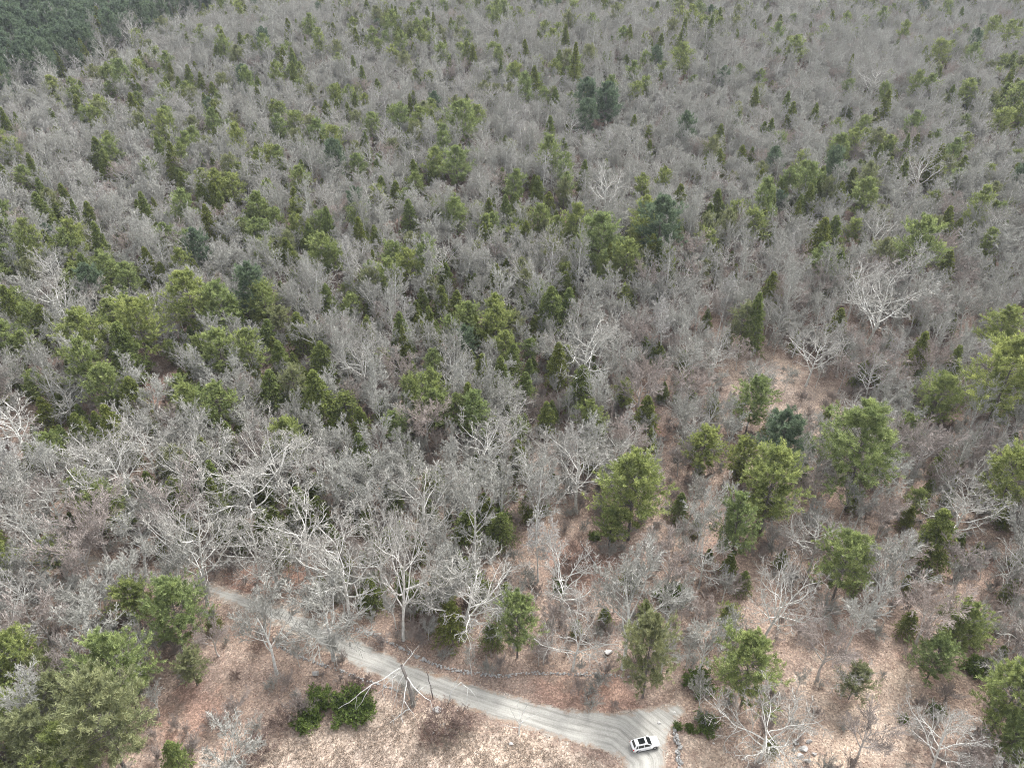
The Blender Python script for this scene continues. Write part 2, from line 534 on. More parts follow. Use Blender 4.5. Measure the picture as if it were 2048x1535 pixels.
# ------------------------------------------------------------------ the library of tree forms
LIB = {}
def lib(kind, key, H, meshes): LIB.setdefault(kind, []).append((key, H, meshes))
for i, (H, sp) in enumerate([(17, 1.0), (19, .92), (16, 1.12), (18, 1.05), (15, 1.0)]):
    lib('bare_oak', 'oak%d' % i, H, bare_tree(100 + i, H, sp, 'oak', M['oak']))
for i, (H, sp, kd, mt) in enumerate([(16, 1.0, 'maple', 'maple'), (14, 1.15, 'maple', 'maple'), (15, .95, 'vase', 'maple'), (13, 1.05, 'vase', 'maple'),
                                     (15, 1.0, 'dome', 'maple'), (13, 1.1, 'dome', 'maple'), (14, 1.0, 'dome', 'red'), (15, 1.0, 'vase', 'red'),
                                     (17, .9, 'maple', 'maple'), (12, 1.2, 'dome', 'maple'), (16, .85, 'vase', 'maple')]):
    lib('bare_maple', 'maple%d' % i, H, bare_tree(200 + i, H, sp, kd, M[mt]))
for i, (H, sp) in enumerate([(15, 1.0), (16, 1.15)]):
    lib('bare_birch', 'birch%d' % i, H, bare_tree(300 + i, H, sp, 'birch', M['birch']))
for i, (H, w) in enumerate([(17, 11.5), (16, 10.5), (18, 11), (14, 10.0), (16, 9.0), (13, 10.5)]):
    lib('white_pine', 'pine%d' % i, H, conifer(400 + i, H, w, 'pine', M['pine']))
for i, (H, w) in enumerate([(14, 8.8), (13, 8.0), (15, 8.4), (12, 8.0), (15, 7.2), (10, 7.5)]):
    lib('hemlock', 'hemlock%d' % i, H, conifer(500 + i, H, w, 'hemlock', M['hemlock']))
for i, (H, w) in enumerate([(15, 6.4)]):
    lib('spruce', 'spruce%d' % i, H, conifer(600 + i, H, w, 'spruce', M['hemlock']))
for i, (H, w) in enumerate([(16, 10.5), (14, 10.5)]):
    lib('pale_pine', 'pale%d' % i, H, conifer(700 + i, H, w, 'pine', M['paleP']))
for i, (H, w) in enumerate([(18, 9.5), (17, 10.5)]):
    lib('dark_pine', 'dark%d' % i, H, conifer(750 + i, H, w, 'pine', M['darkP']))
for i in range(3):
    lib('brush', 'brush%d' % i, 3.5, bare_tree(800 + i, 3.5, .8, 'brush', M['red' if i else 'maple']))
lib('brown_brush', 'brown', 3.0, bare_tree(810, 3.0, .95, 'brush', M['brown']))
for i in range(2):
    lib('bush', 'bush%d' % i, 2.6, leafy_bush(820 + i, 2.6, 4.2, M['bush']))
def native_width(me):
    co = np.empty(len(me.vertices) * 3, np.float32); me.vertices.foreach_get('co', co); co = co.reshape(-1, 3)
    return float(np.mean(np.percentile(co[:, :2], 99, 0) - np.percentile(co[:, :2], 1, 0)))
NW = {k: [native_width(m[1]) for _, _, m in v] for k, v in LIB.items()}
print({k: [round(x, 1) for x in v] for k, v in NW.items()})

# ------------------------------------------------------------------ where things are on the ground
def poly_sd(poly, x, y):
    """signed distance to a closed polygon, positive inside"""
    p = np.asarray(poly, float); q = np.roll(p, -1, 0)
    best = np.full(x.shape, 1e18); inside = np.zeros(x.shape, bool)
    for (ax, ay), (bx, by) in zip(p, q):
        dx, dy = bx - ax, by - ay
        t = np.clip(((x - ax) * dx + (y - ay) * dy) / (dx * dx + dy * dy + 1e-12), 0, 1)
        best = np.minimum(best, (x - ax - t * dx) ** 2 + (y - ay - t * dy) ** 2)
        c = ((ay > y) != (by > y)) & (x < (bx - ax) * (y - ay) / (by - ay + 1e-12) + ax)
        inside ^= c
    return np.where(inside, 1, -1) * np.sqrt(best)

ROAD_PX = [(-120, 1062), (0, 1082), (150, 1108), (300, 1138), (429, 1168), (520, 1192), (610, 1228), (706, 1275), (807, 1326), (901, 1359), (1020, 1390),
           (1070, 1407), (1139, 1420), (1209, 1427), (1262, 1424), (1314, 1415), (1352, 1408), (1372, 1418), (1352, 1441), (1336, 1460), (1330, 1488),
           (1327, 1535), (1330, 1700), (1250, 1700), (1256, 1535), (1243, 1516), (1209, 1497), (1157, 1484), (1105, 1470), (1052, 1453), (1000, 1437), (953, 1422),
           (883, 1397), (779, 1362), (699, 1324), (640, 1292), (520, 1236), (429, 1196), (300, 1160), (150, 1128), (0, 1100), (-120, 1080)]
ROAD = [at(*p) for p in ROAD_PX]
FIELD = [at(*p) for p in [(120, 1700), (300, 1560), (470, 1490), (600, 1475), (690, 1425), (760, 1400), (850, 1425), (950, 1436), (1030, 1462), (1110, 1492), (1190, 1518), (1240, 1545), (1240, 1700)]]

def wob(x, y, s, ph=0.0):
    return (np.sin(x * s + ph) * np.sin(y * s * 1.13 + ph * 2) + .6 * np.sin(x * s * 2.3 + y * s * 1.7 + ph) + .35 * np.sin(x * s * 4.9 - y * s * 4.1 + ph * 3)) / 1.6

def pxg(B, px, py):
    v = np.zeros(px.shape)
    for bx, by, rx_, ry_, s in B: v += s * np.exp(-((px - bx) / rx_) ** 2 - ((py - by) / ry_) ** 2)
    return v

def blob(px, py, r, s=1.0):
    return (*at(px, py), r, s)
TAN = [blob(1620, 1420, 9, .8), blob(1760, 1440, 9, .9), blob(1800, 1370, 7, .7), blob(1640, 1340, 7, .5), blob(1420, 1530, 6, .8), blob(1560, 1540, 6, .8), blob(1700, 1530, 8, .9),
       blob(1530, 760, 17, .9), blob(1600, 800, 14, .9), blob(1480, 700, 12, .8), blob(1390, 1500, 5, .7), blob(700, 1480, 7, .6), blob(420, 1500, 7, .4), blob(600, 1230, 3, .4),
       blob(1640, 1230, 7, .3), blob(1920, 900, 12, .3), blob(1240, 800, 5, .3)]
RUST = [blob(1160, 1130, 8, 1.), blob(500, 1170, 6, 1.), blob(580, 1160, 5, 1.), blob(1120, 1400, 7, .8), blob(1230, 1400, 6, .8), blob(320, 775, 8, 1.), blob(1290, 870, 7, .8), blob(380, 1420, 8, .7),
        blob(900, 1460, 7, .5), blob(1440, 1100, 10, .5), blob(760, 1000, 5, .8), blob(1950, 1120, 10, .6), blob(1530, 1100, 8, .4), blob(1660, 1000, 7, .5), blob(1830, 1330, 5, .6)]
def blobs(B, x, y):
    v = np.zeros(np.shape(x))
    for bx, by, r, s in B:
        v = np.maximum(v, s * np.exp(-((x - bx) ** 2 + (y - by) ** 2) / (r * r)))
    return v

# ------------------------------------------------------------------ the ground
def ground_axis(a, b, fine0, fine1, f, g):
    v = [fine0]
    while v[-1] < fine1: v.append(v[-1] + f)
    s = f
    while v[-1] < b: s *= g; v.append(v[-1] + s)
    s = f; w = [fine0]
    while w[-1] > a: s *= g; w.append(w[-1] - s)
    return np.array(sorted(set(w + v)))
gx = ground_axis(-2600, 2600, -150, 150, 1.0, 1.05)
gy = ground_axis(-500, 3600, 38, 250, 1.0, 1.04)
X, Y = np.meshgrid(gx, gy)
Z = T(X, Y)
far_hill = sstep(900, 2600, Y)
Z = Z + far_hill * 40
fieldsd = poly_sd(FIELD, X, Y)
fld = np.clip(sstep(-2.5, 2.5, fieldsd + 2.2 * wob(X, Y, .33)), 0, 1)
tan_ = np.clip(blobs(TAN, X, Y) * (1 + .35 * wob(X, Y, .4, 2)), 0, 1)
rst = np.clip(blobs(RUST, X, Y) * (1 + .35 * wob(X, Y, .45, 4)), 0, 1)
rsd = poly_sd(ROAD, X, Y)
nx_, ny_ = len(gx), len(gy)
I = np.arange(nx_ * ny_).reshape(ny_, nx_)
quads = np.stack([I[:-1, :-1], I[:-1, 1:], I[1:, 1:], I[1:, :-1]], -1).reshape(-1, 4)

def ground_mat():
    m, t, N, L = nt_new('leaf litter and straw')
    tc = N.new('ShaderNodeTexCoord'); V = tc.outputs['Object']
    def A(n):
        a = N.new('ShaderNodeAttribute'); a.attribute_name = n; return a.outputs['Fac']
    n_big = noise(N, L, .07, 4, V); n_mid = noise(N, L, .45, 5, V); n_fine = noise(N, L, 2.4, 4, V, .75)
    vor = N.new('ShaderNodeTexVoronoi'); vor.inputs['Scale'].default_value = 4.2; L.new(V, vor.inputs['Vector'])
    r1 = ramp(N, [(.25, (.215, .16, .135)), (.5, (.285, .222, .185)), (.75, (.365, .297, .25))]); L.new(n_mid, r1.inputs[0])
    r2 = ramp(N, [(.3, (.375, .305, .255)), (.5, (.40, .33, .275)), (.72, (.43, .36, .305))]); L.new(n_mid, r2.inputs[0])
    r3 = ramp(N, [(.3, (.30, .235, .19)), (.52, (.36, .293, .242)), (.75, (.415, .35, .295))]); L.new(n_mid, r3.inputs[0])
    r4 = ramp(N, [(.3, (.22, .145, .12)), (.7, (.34, .24, .195))]); L.new(n_mid, r4.inputs[0])
    def shp(a, lo=.35, hi=.65):
        s = math_n(N, L, 'ADD', a, math_n(N, L, 'MULTIPLY', math_n(N, L, 'SUBTRACT', n_mid, .5), 1.1))
        mr = N.new('ShaderNodeMapRange'); mr.interpolation_type = 'SMOOTHSTEP'
        mr.inputs[1].default_value = lo; mr.inputs[2].default_value = hi; L.new(s, mr.inputs[0]); return mr.outputs[0]
    c = mixc(N, L, r1.outputs[0], r4.outputs[0], shp(A('rust')))
    c = mixc(N, L, c, r3.outputs[0], shp(A('tan')))
    c = mixc(N, L, c, r2.outputs[0], shp(A('field'), .3, .75))
    c = mixc(N, L, c, mixc(N, L, c, (.50, .50, .52), 1., 'MULTIPLY'), A('deep'))  # shade under the far trees, painted into the litter colour as a darker tint
    # gravel thrown onto the verges
    c = mixc(N, L, c, (.38, .35, .31), shp(A('verge'), .42, .8))
    # single leaves, lighter and darker
    vr = N.new('ShaderNodeTexWhiteNoise'); L.new(vor.outputs['Position'], vr.inputs['Vector'])
    r5 = ramp(N, [(0, (.62, .60, .58)), (.45, (.95, .94, .92)), (.8, (1.25, 1.22, 1.18)), (1, (1.75, 1.7, 1.6))]); L.new(vr.outputs['Value'], r5.inputs[0])
    c = mixc(N, L, c, r5.outputs[0], .8, 'MULTIPLY')
    r6 = ramp(N, [(.28, (.7, .68, .66)), (.5, (1, 1, 1)), (.75, (1.2, 1.2, 1.2))]); L.new(n_fine, r6.inputs[0])
    c = mixc(N, L, c, r6.outputs[0], .8, 'MULTIPLY')
    r7 = ramp(N, [(.35, (.82, .82, .84)), (.65, (1.1, 1.08, 1.05))]); L.new(n_big, r7.inputs[0])
    c = mixc(N, L, c, r7.outputs[0], 1., 'MULTIPLY')
    b = N.new('ShaderNodeBump'); b.inputs['Strength'].default_value = .6; b.inputs['Distance'].default_value = .12
    L.new(n_fine, b.inputs['Height'])
    d = N.new('ShaderNodeBsdfDiffuse'); L.new(c, d.inputs['Color']); L.new(b.outputs[0], d.inputs['Normal'])
    o = N.new('ShaderNodeOutputMaterial'); L.new(d.outputs[0], o.inputs['Surface'])
    return m
verge = np.exp(-np.clip(-rsd, 0, 50) / .9) * .75
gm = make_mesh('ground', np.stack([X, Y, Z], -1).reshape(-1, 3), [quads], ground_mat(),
               {'field': fld.ravel(), 'tan': tan_.ravel(), 'rust': rst.ravel(), 'verge': verge.ravel(), 'deep': (sstep(115, 190, Y) * (1 - .6 * tan_)).ravel()}, smooth=True)  # 'deep' masks the painted understory shade, weaker on tan ground
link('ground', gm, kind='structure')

# ------------------------------------------------------------------ the gravel road
def road_mat():
    m, t, N, L = nt_new('pale gravel')
    tc = N.new('ShaderNodeTexCoord'); V = tc.outputs['Object']
    def A(n):
        a = N.new('ShaderNodeAttribute'); a.attribute_name = n; return a.outputs['Fac']
    n1 = noise(N, L, .35, 5, V); n2 = noise(N, L, 5, 4, V, .8)
    cb = N.new('ShaderNodeCombineXYZ')
    L.new(math_n(N, L, 'MULTIPLY', A('along'), .07), cb.inputs[0]); L.new(math_n(N, L, 'MULTIPLY', A('across'), 1.35), cb.inputs[1])
    n3 = noise(N, L, 1.2, 5, cb.outputs[0], .7)          # ruts and wheel streaks along the road
    r = ramp(N, [(.32, (.24, .23, .21)), (.48, (.36, .35, .325)), (.64, (.45, .438, .405))]); L.new(n3, r.inputs[0])
    r1 = ramp(N, [(.3, (.86, .86, .85)), (.7, (1.1, 1.1, 1.08))]); L.new(n1, r1.inputs[0])
    c = mixc(N, L, r.outputs[0], r1.outputs[0], 1., 'MULTIPLY')
    r2 = ramp(N, [(.3, (.78, .78, .78)), (.7, (1.15, 1.15, 1.15))]); L.new(n2, r2.inputs[0])
    c = mixc(N, L, c, r2.outputs[0], .9, 'MULTIPLY')
    # leaves gather along the edges
    e = math_n(N, L, 'ADD', A('edge'), math_n(N, L, 'MULTIPLY', math_n(N, L, 'SUBTRACT', noise(N, L, 1.1, 5, V, .75), .5), 3.2))
    mr = N.new('ShaderNodeMapRange'); mr.inputs[1].default_value = -.1; mr.inputs[2].default_value = .85; L.new(e, mr.inputs[0])
    r3 = ramp(N, [(.3, (.21, .135, .10)), (.7, (.40, .30, .22))]); L.new(n2, r3.inputs[0])
    c = mixc(N, L, r3.outputs[0], c, mr.outputs[0])
    b = N.new('ShaderNodeBump'); b.inputs['Strength'].default_value = .35; b.inputs['Distance'].default_value = .06
    L.new(n2, b.inputs['Height'])
    d = N.new('ShaderNodeBsdfDiffuse'); L.new(c, d.inputs['Color']); L.new(b.outputs[0], d.inputs['Normal'])
    o = N.new('ShaderNodeOutputMaterial'); L.new(d.outputs[0], o.inputs['Surface'])
    return m
rp = np.array(ROAD)
cs = .45
rx = np.arange(rp[:, 0].min() - 2, rp[:, 0].max() + 2, cs); ry = np.arange(rp[:, 1].min() - 2, rp[:, 1].max() + 2, cs)
RX, RY = np.meshgrid(rx, ry); RS = poly_sd(ROAD, RX, RY) + .7 * sstep(-45, -15, RX) - .35 + .45 * wob(RX, RY, .8)
CL = np.array([at(*p) for p in [(-120, 1071), (0, 1091), (300, 1149), (520, 1214), (700, 1299), (900, 1378), (1020, 1414), (1139, 1450), (1230, 1472), (1285, 1520), (1292, 1700)]])
seg = np.r_[0, np.cumsum(np.linalg.norm(np.diff(CL, axis=0), axis=1))]
bestd = np.full(RX.shape, 1e9); al = np.zeros(RX.shape); ac = np.zeros(RX.shape)
for k in range(len(CL) - 1):
    a, b = CL[k], CL[k + 1]; dv = b - a; Ls = np.hypot(*dv)
    t = np.clip(((RX - a[0]) * dv[0] + (RY - a[1]) * dv[1]) / Ls ** 2, 0, 1)
    ex, ey = RX - a[0] - t * dv[0], RY - a[1] - t * dv[1]
    dd = np.hypot(ex, ey); mk = dd < bestd
    sg = np.sign(dv[0] * ey - dv[1] * ex)
    bestd = np.where(mk, dd, bestd); al = np.where(mk, seg[k] + t * Ls, al); ac = np.where(mk, sg * dd, ac)
I = np.arange(RX.size).reshape(RX.shape)
keep = np.minimum(np.minimum(RS[:-1, :-1], RS[1:, :-1]), np.minimum(RS[:-1, 1:], RS[1:, 1:])) > -.15
q = np.stack([I[:-1, :-1], I[:-1, 1:], I[1:, 1:], I[1:, :-1]], -1)[keep]
used, inv = np.unique(q, return_inverse=True)
rv = np.stack([RX.ravel(), RY.ravel(), (T(RX, RY) + .03).ravel()], -1)[used]
link('gravel_road', make_mesh('gravel_road', rv, [inv.reshape(-1, 4)], road_mat(),
     {'edge': RS.ravel()[used], 'along': al.ravel()[used], 'across': ac.ravel()[used]}, smooth=True), kind='structure')

# ------------------------------------------------------------------ words for labels
ONES = 'zero one two three four five six seven eight nine ten eleven twelve thirteen fourteen fifteen sixteen seventeen eighteen nineteen'.split()
TENS = 'x x twenty thirty forty fifty sixty seventy eighty ninety'.split()
def num(n):
    n = int(n)
    if n >= 100: return 'a hundred'
    if n < 20: return ONES[n]
    return TENS[n // 10] + ('-' + ONES[n % 10] if n % 10 else '')
USED = set()
def place_label(words, px, py):
    """words on its look, then where it stands in the photo (nothing else tells one forest tree from the next)"""
    x, y = 100 * px / PW, 100 * py / PH
    s = f'{words}, {num(x)} percent across and {num(y)} percent down the photo'
    if s in USED: s = f'{words}, {num(x)} and a half percent across, {num(y)} percent down'
    k = 1
    while s in USED:
        s = f'{words}, {num(x)} percent across, {num(y)} percent down, {["nearer", "smaller", "farther", "lower"][k % 4]} of two'; k += 1
        if k > 4: break
    USED.add(s)
    return s

# ------------------------------------------------------------------ placing trees
TREES = []     # dict(kind, var, x, y, rot, s, sz, px, py, label)
def put(kind, px, py, wpx, var=None, label=None, base=None, hs=1.0, lean=0.0, rot=None):
    """a tree whose crown is seen round (px, py) and is wpx wide there"""
    v = int(rng.integers(len(LIB[kind]))) if var is None else var % len(LIB[kind])
    H = LIB[kind][v][1]
    s = 1.0
    fc = .66 if kind[:4] == 'bare' else .60
    for _ in range(3):
        x, y = at(px, py, H * s * hs * fc) if base is None else at(*base)
        dep = proj(x, y, T(x, y) + H * s * hs * fc)[2]
        s = wpx * dep / FPX / NW[kind][v]
        if base is not None:   # the height follows from crown and foot
            break
    if kind == 'bare_maple' and s > 1.45:      # a big crown comes from a form that is broad by nature
        wide = sorted(range(len(NW[kind])), key=lambda q: -NW[kind][q])[:3]; v2 = wide[int(px + py) % 3]
        s *= NW[kind][v] / NW[kind][v2]; v = v2; H = LIB[kind][v][1]
    sz = s * hs
    if base is not None:
        for k in np.linspace(.5, 2.0, 60) * s:      # the height follows from crown and foot
            if proj(x, y, T(x, y) + H * k * fc * math.cos(lean))[1] <= py: break
        sz = k; s = min(s, sz * 1.35)
    TREES.append(dict(kind=kind, var=v, x=float(x), y=float(y), rot=rng.random() * 2 * PI if rot is None else rot, s=float(s), sz=float(sz), label=label, exp=True, lean=lean))

P, HM, O, MP, B, PP, DP = 'white_pine', 'hemlock', 'bare_oak', 'bare_maple', 'bare_birch', 'pale_pine', 'dark_pine'
for a in [
    (P, 1728, 905, 150, 0, 'largest yellow-green pine, broad and bright among bare trees above the rocky clearing'),
    (P, 1545, 965, 122, 1, 'dense bright green pine directly below a darker pine, across from the largest pine'),
    (DP, 1572, 880, 84, 0, 'darker green pine standing right behind the dense bright green pine'),
    (P, 1268, 985, 128, 3, 'round olive green pine behind the leafy clearing with the brush pile'),
    (P, 1222, 1045, 58, 1, 'small bright pine at the foot of the round olive green pine'),
    (P, 1478, 1050, 74, 2, 'tall narrow yellow-green pine standing alone in the leaf litter', 1.35),
    (P, 1690, 1125, 108, 3, 'loose bright green pine above a leaning bare thicket'),
    (P, 1505, 1330, 128, 0, 'bright green pine nearest the round dark bush by the road fork'),
    (P, 1410, 895, 72, 1, None), (P, 1505, 800, 72, 2, None), (P, 1490, 912, 62, 3, None), (P, 1872, 795, 82, 0, None),
    (P, 2010, 760, 135, 1, 'huge bushy pine cut by the photo edge, halfway down it'), (P, 2000, 662, 72, 2, None),
    (P, 2022, 955, 104, 3, None), (P, 1835, 1005, 46, 0, 'small bright yellow-green pine beside a pale bare tree'),
    (P, 2030, 1380, 130, 0, 'big green pine at the photo edge beside the bottom bare oak'), (P, 2035, 1480, 80, 2, None),
    (HM, 1880, 1065, 84, 0, 'dull olive hemlock next to the small bright yellow-green pine'),
    (P, 1932, 1250, 88, 2, 'dark yellow-olive evergreen, upper one of a leaning pair'), (P, 1875, 1315, 80, 3, 'dark yellow-olive evergreen, lower one of a leaning pair'),
    (PP, 1300, 1300, 105, 0, 'faded grey-green pine overhanging the road edge above the white car', 1.35),
    (P, 1035, 1240, 82, 1, 'tall green pine beside the tangled oak, above the road', 1.3), (P, 1458, 1230, 46, 2, None),
    (PP, 1712, 1360, 62, 1, 'blurry green young pine under a crooked pale oak'),
    (P, 1248, 788, 42, 0, None), (HM, 1292, 820, 48, 1, None), (HM, 1165, 765, 66, 3, 'round deep green hemlock in the middle of the wood'),
    (HM, 1095, 828, 42, 0, 'small bright cone-shaped hemlock above red leaf litter'), (HM, 1050, 770, 42, 1, None), (HM, 1115, 722, 44, 2, None, 1.2), (HM, 962, 742, 48, 0, 'tall pointed green hemlock standing clear in the centre', 1.2),
    (HM, 825, 740, 30, 1, None), (P, 790, 850, 50, 2, None), (HM, 720, 842, 46, 1, None), (P, 688, 812, 52, 0, None),
    (HM, 540, 775, 58, 0, 'first of three hemlocks in a tight trio'), (PP, 585, 765, 56, 1, 'pale middle tree of the tight hemlock trio'), (HM, 640, 790, 74, 2, 'broadest dark hemlock of the tight trio'),
    (HM, 640, 716, 60, 3, None), (HM, 560, 710, 46, 1, None), (P, 388, 600, 92, 0, 'tallest spreading pine of the dark evergreen stand'), (P, 438, 612, 74, 1, None), (P, 275, 650, 92, 3, 'broad pine with pale limbs in the evergreen stand'),
    (P, 160, 680, 84, 2, None), (HM, 245, 692, 72, 1, None), (HM, 466, 622, 48, 2, None), (DP, 500, 575, 60, 0, None), (P, 530, 600, 60, 3, None), (HM, 600, 655, 52, 0, None), (HM, 535, 665, 44, 3, None), (PP, 560, 640, 46, 0, None),
    (P, 440, 702, 72, 1, 'soft green pine beside the reddish thicket'), (P, 342, 700, 32, 2, None), (P, 212, 772, 70, 3, 'brightest yellow-green pine above the big bare oaks'), (HM, 262, 786, 58, 0, None), (P, 360, 776, 46, 1, None), (P, 372, 805, 60, 2, None),
    (P, 442, 806, 74, 0, None), (P, 402, 800, 44, 1, None), (HM, 90, 820, 44, 0, None), (HM, 155, 852, 44, 1, None), (HM, 195, 845, 34, 2, None), (HM, 345, 982, 58, 3, 'lone yellow-green hemlock among big bare oaks'),
    (P, 104, 1105, 60, 1, 'single round bright pine near the photo edge above the road'),
    (P, 262, 1200, 76, 1, 'deep green pine at the road, joined to a brighter one'), (P, 340, 1225, 118, 0, 'big bright green pine at the near side of the road'),
    (P, 235, 1330, 125, 2, None), (PP, 200, 1440, 165, 0, 'very broad faded pale pine in the bottom corner wood'), (P, 30, 1320, 105, 3, None), (PP, 95, 1340, 70, 1, None), (PP, 60, 1490, 120, 1, None), (HM, 345, 1505, 52, 1, None),
    (P, 130, 1510, 110, 0, None), (P, 10, 1420, 90, 2, None), (PP, 380, 1330, 60, 0, None),
    (HM, 25, 610, 48, 2, None, 1.2), (HM, 90, 642, 50, 1, None), (P, 8, 682, 62, 0, None), (P, 52, 690, 48, 1, None), (P, 150, 560, 40, 1, None), (P, 220, 545, 50, 2, None),
    (HM, 1105, 612, 62, 3, 'broad dark hemlock at the centre of a hemlock clump'), (HM, 1128, 568, 40, 0, None), (HM, 1090, 628, 40, 1, None), (HM, 1140, 610, 46, 2, None), (HM, 845, 600, 36, 0, None), (HM, 880, 597, 36, 2, None), (HM, 913, 604, 38, 3, None),
    (P, 700, 612, 42, 0, None), (HM, 893, 548, 34, 1, None), (HM, 995, 552, 36, 2, None), (HM, 1012, 560, 28, 2, None), (HM, 1545, 576, 48, 0, None), (DP, 1318, 455, 84, 1, 'biggest dark green pine of the upper middle'), (P, 1290, 430, 50, 4, None), (P, 1200, 482, 84, 1, None), (P, 1250, 520, 60, 2, None), (P, 1285, 470, 60, 3, None),
    (HM, 1640, 470, 54, 0, None), (HM, 1668, 462, 44, 1, None), (P, 1840, 490, 84, 1, 'bright bushy pine behind the spreading pale oak'), (HM, 1892, 530, 40, 2, None), (P, 1508, 450, 52, 3, None), (HM, 1435, 402, 34, 1, None), (HM, 1418, 425, 28, 1, None), (P, 1732, 395, 56, 0, None), (HM, 1706, 360, 36, 0, None),
    (HM, 900, 1235, 64, 3, None), (HM, 960, 1170, 56, 5, None), (HM, 880, 1165, 56, 0, None), (HM, 742, 1180, 46, 1, None), (HM, 930, 1045, 60, 3, None), (HM, 1000, 1045, 60, 5, None), (HM, 600, 1005, 56, 1, None), (HM, 640, 1015, 46, 0, None), (HM, 530, 1040, 56, 3, None), (HM, 480, 1065, 46, 5, None), (HM, 835, 1185, 46, 3, None), (HM, 985, 1260, 46, 5, None), (HM, 1012, 1185, 46, 0, None), (HM, 560, 1085, 50, 3, None), (HM, 680, 1160, 44, 5, None),
    (DP, 1212, 205, 50, 1, 'big dark pine of a lone clump on the far slope'), (DP, 1178, 195, 44, 0, None), (DP, 1170, 232, 40, 0, None), (P, 925, 245, 62, 3, None), (P, 950, 238, 40, 0, None), (P, 912, 330, 54, 1, None), (P, 870, 325, 42, 2, None), (P, 745, 250, 36, 1, None),
    (P, 1680, 300, 46, 0, None), (P, 1935, 185, 38, 1, None), (P, 2030, 200, 46, 2, None), (P, 2000, 245, 44, 3, None), (P, 2040, 235, 40, 0, None), (P, 1590, 100, 38, 1, None), (P, 1360, 120, 42, 2, None), (P, 1880, 105, 38, 3, None), (P, 2020, 70, 40, 0, None),
    ('spruce', 1150, 128, 30, 0, None, 1.2), ('spruce', 1418, 65, 26, 0, None, 1.1), ('spruce', 1365, 70, 26, 0, None, 1.1),
    (P, 465, 375, 44, 1, None), (P, 365, 415, 50, 2, None), (P, 605, 360, 44, 0, None), (P, 715, 330, 34, 1, None), (P, 640, 505, 56, 2, None), (P, 670, 515, 48, 3, None), (HM, 575, 500, 40, 0, None), (HM, 620, 470, 36, 1, None), (HM, 85, 420, 46, 2, None), (HM, 120, 425, 32, 3, None), (P, 50, 355, 36, 0, None),
    (HM, 365, 365, 30, 1, None), (HM, 405, 385, 32, 2, None), (P, 220, 180, 24, 1, None), (HM, 195, 300, 36, 1, None), (HM, 210, 325, 34, 2, None), (HM, 265, 205, 26, 1, None), (P, 275, 200, 24, 1, None),
    (P, 560, 255, 34, 2, None), (P, 590, 245, 36, 3, None), (P, 830, 365, 34, 0, None), (HM, 1075, 375, 32, 1, None), (HM, 1098, 405, 32, 3, None), (P, 1030, 370, 40, 2, None), (HM, 820, 430, 40, 2, None), (HM, 790, 385, 34, 0, None),
]:
    put(a[0], a[1], a[2], a[3], a[4], a[5], hs=a[6] if len(a) > 6 else 1.0)

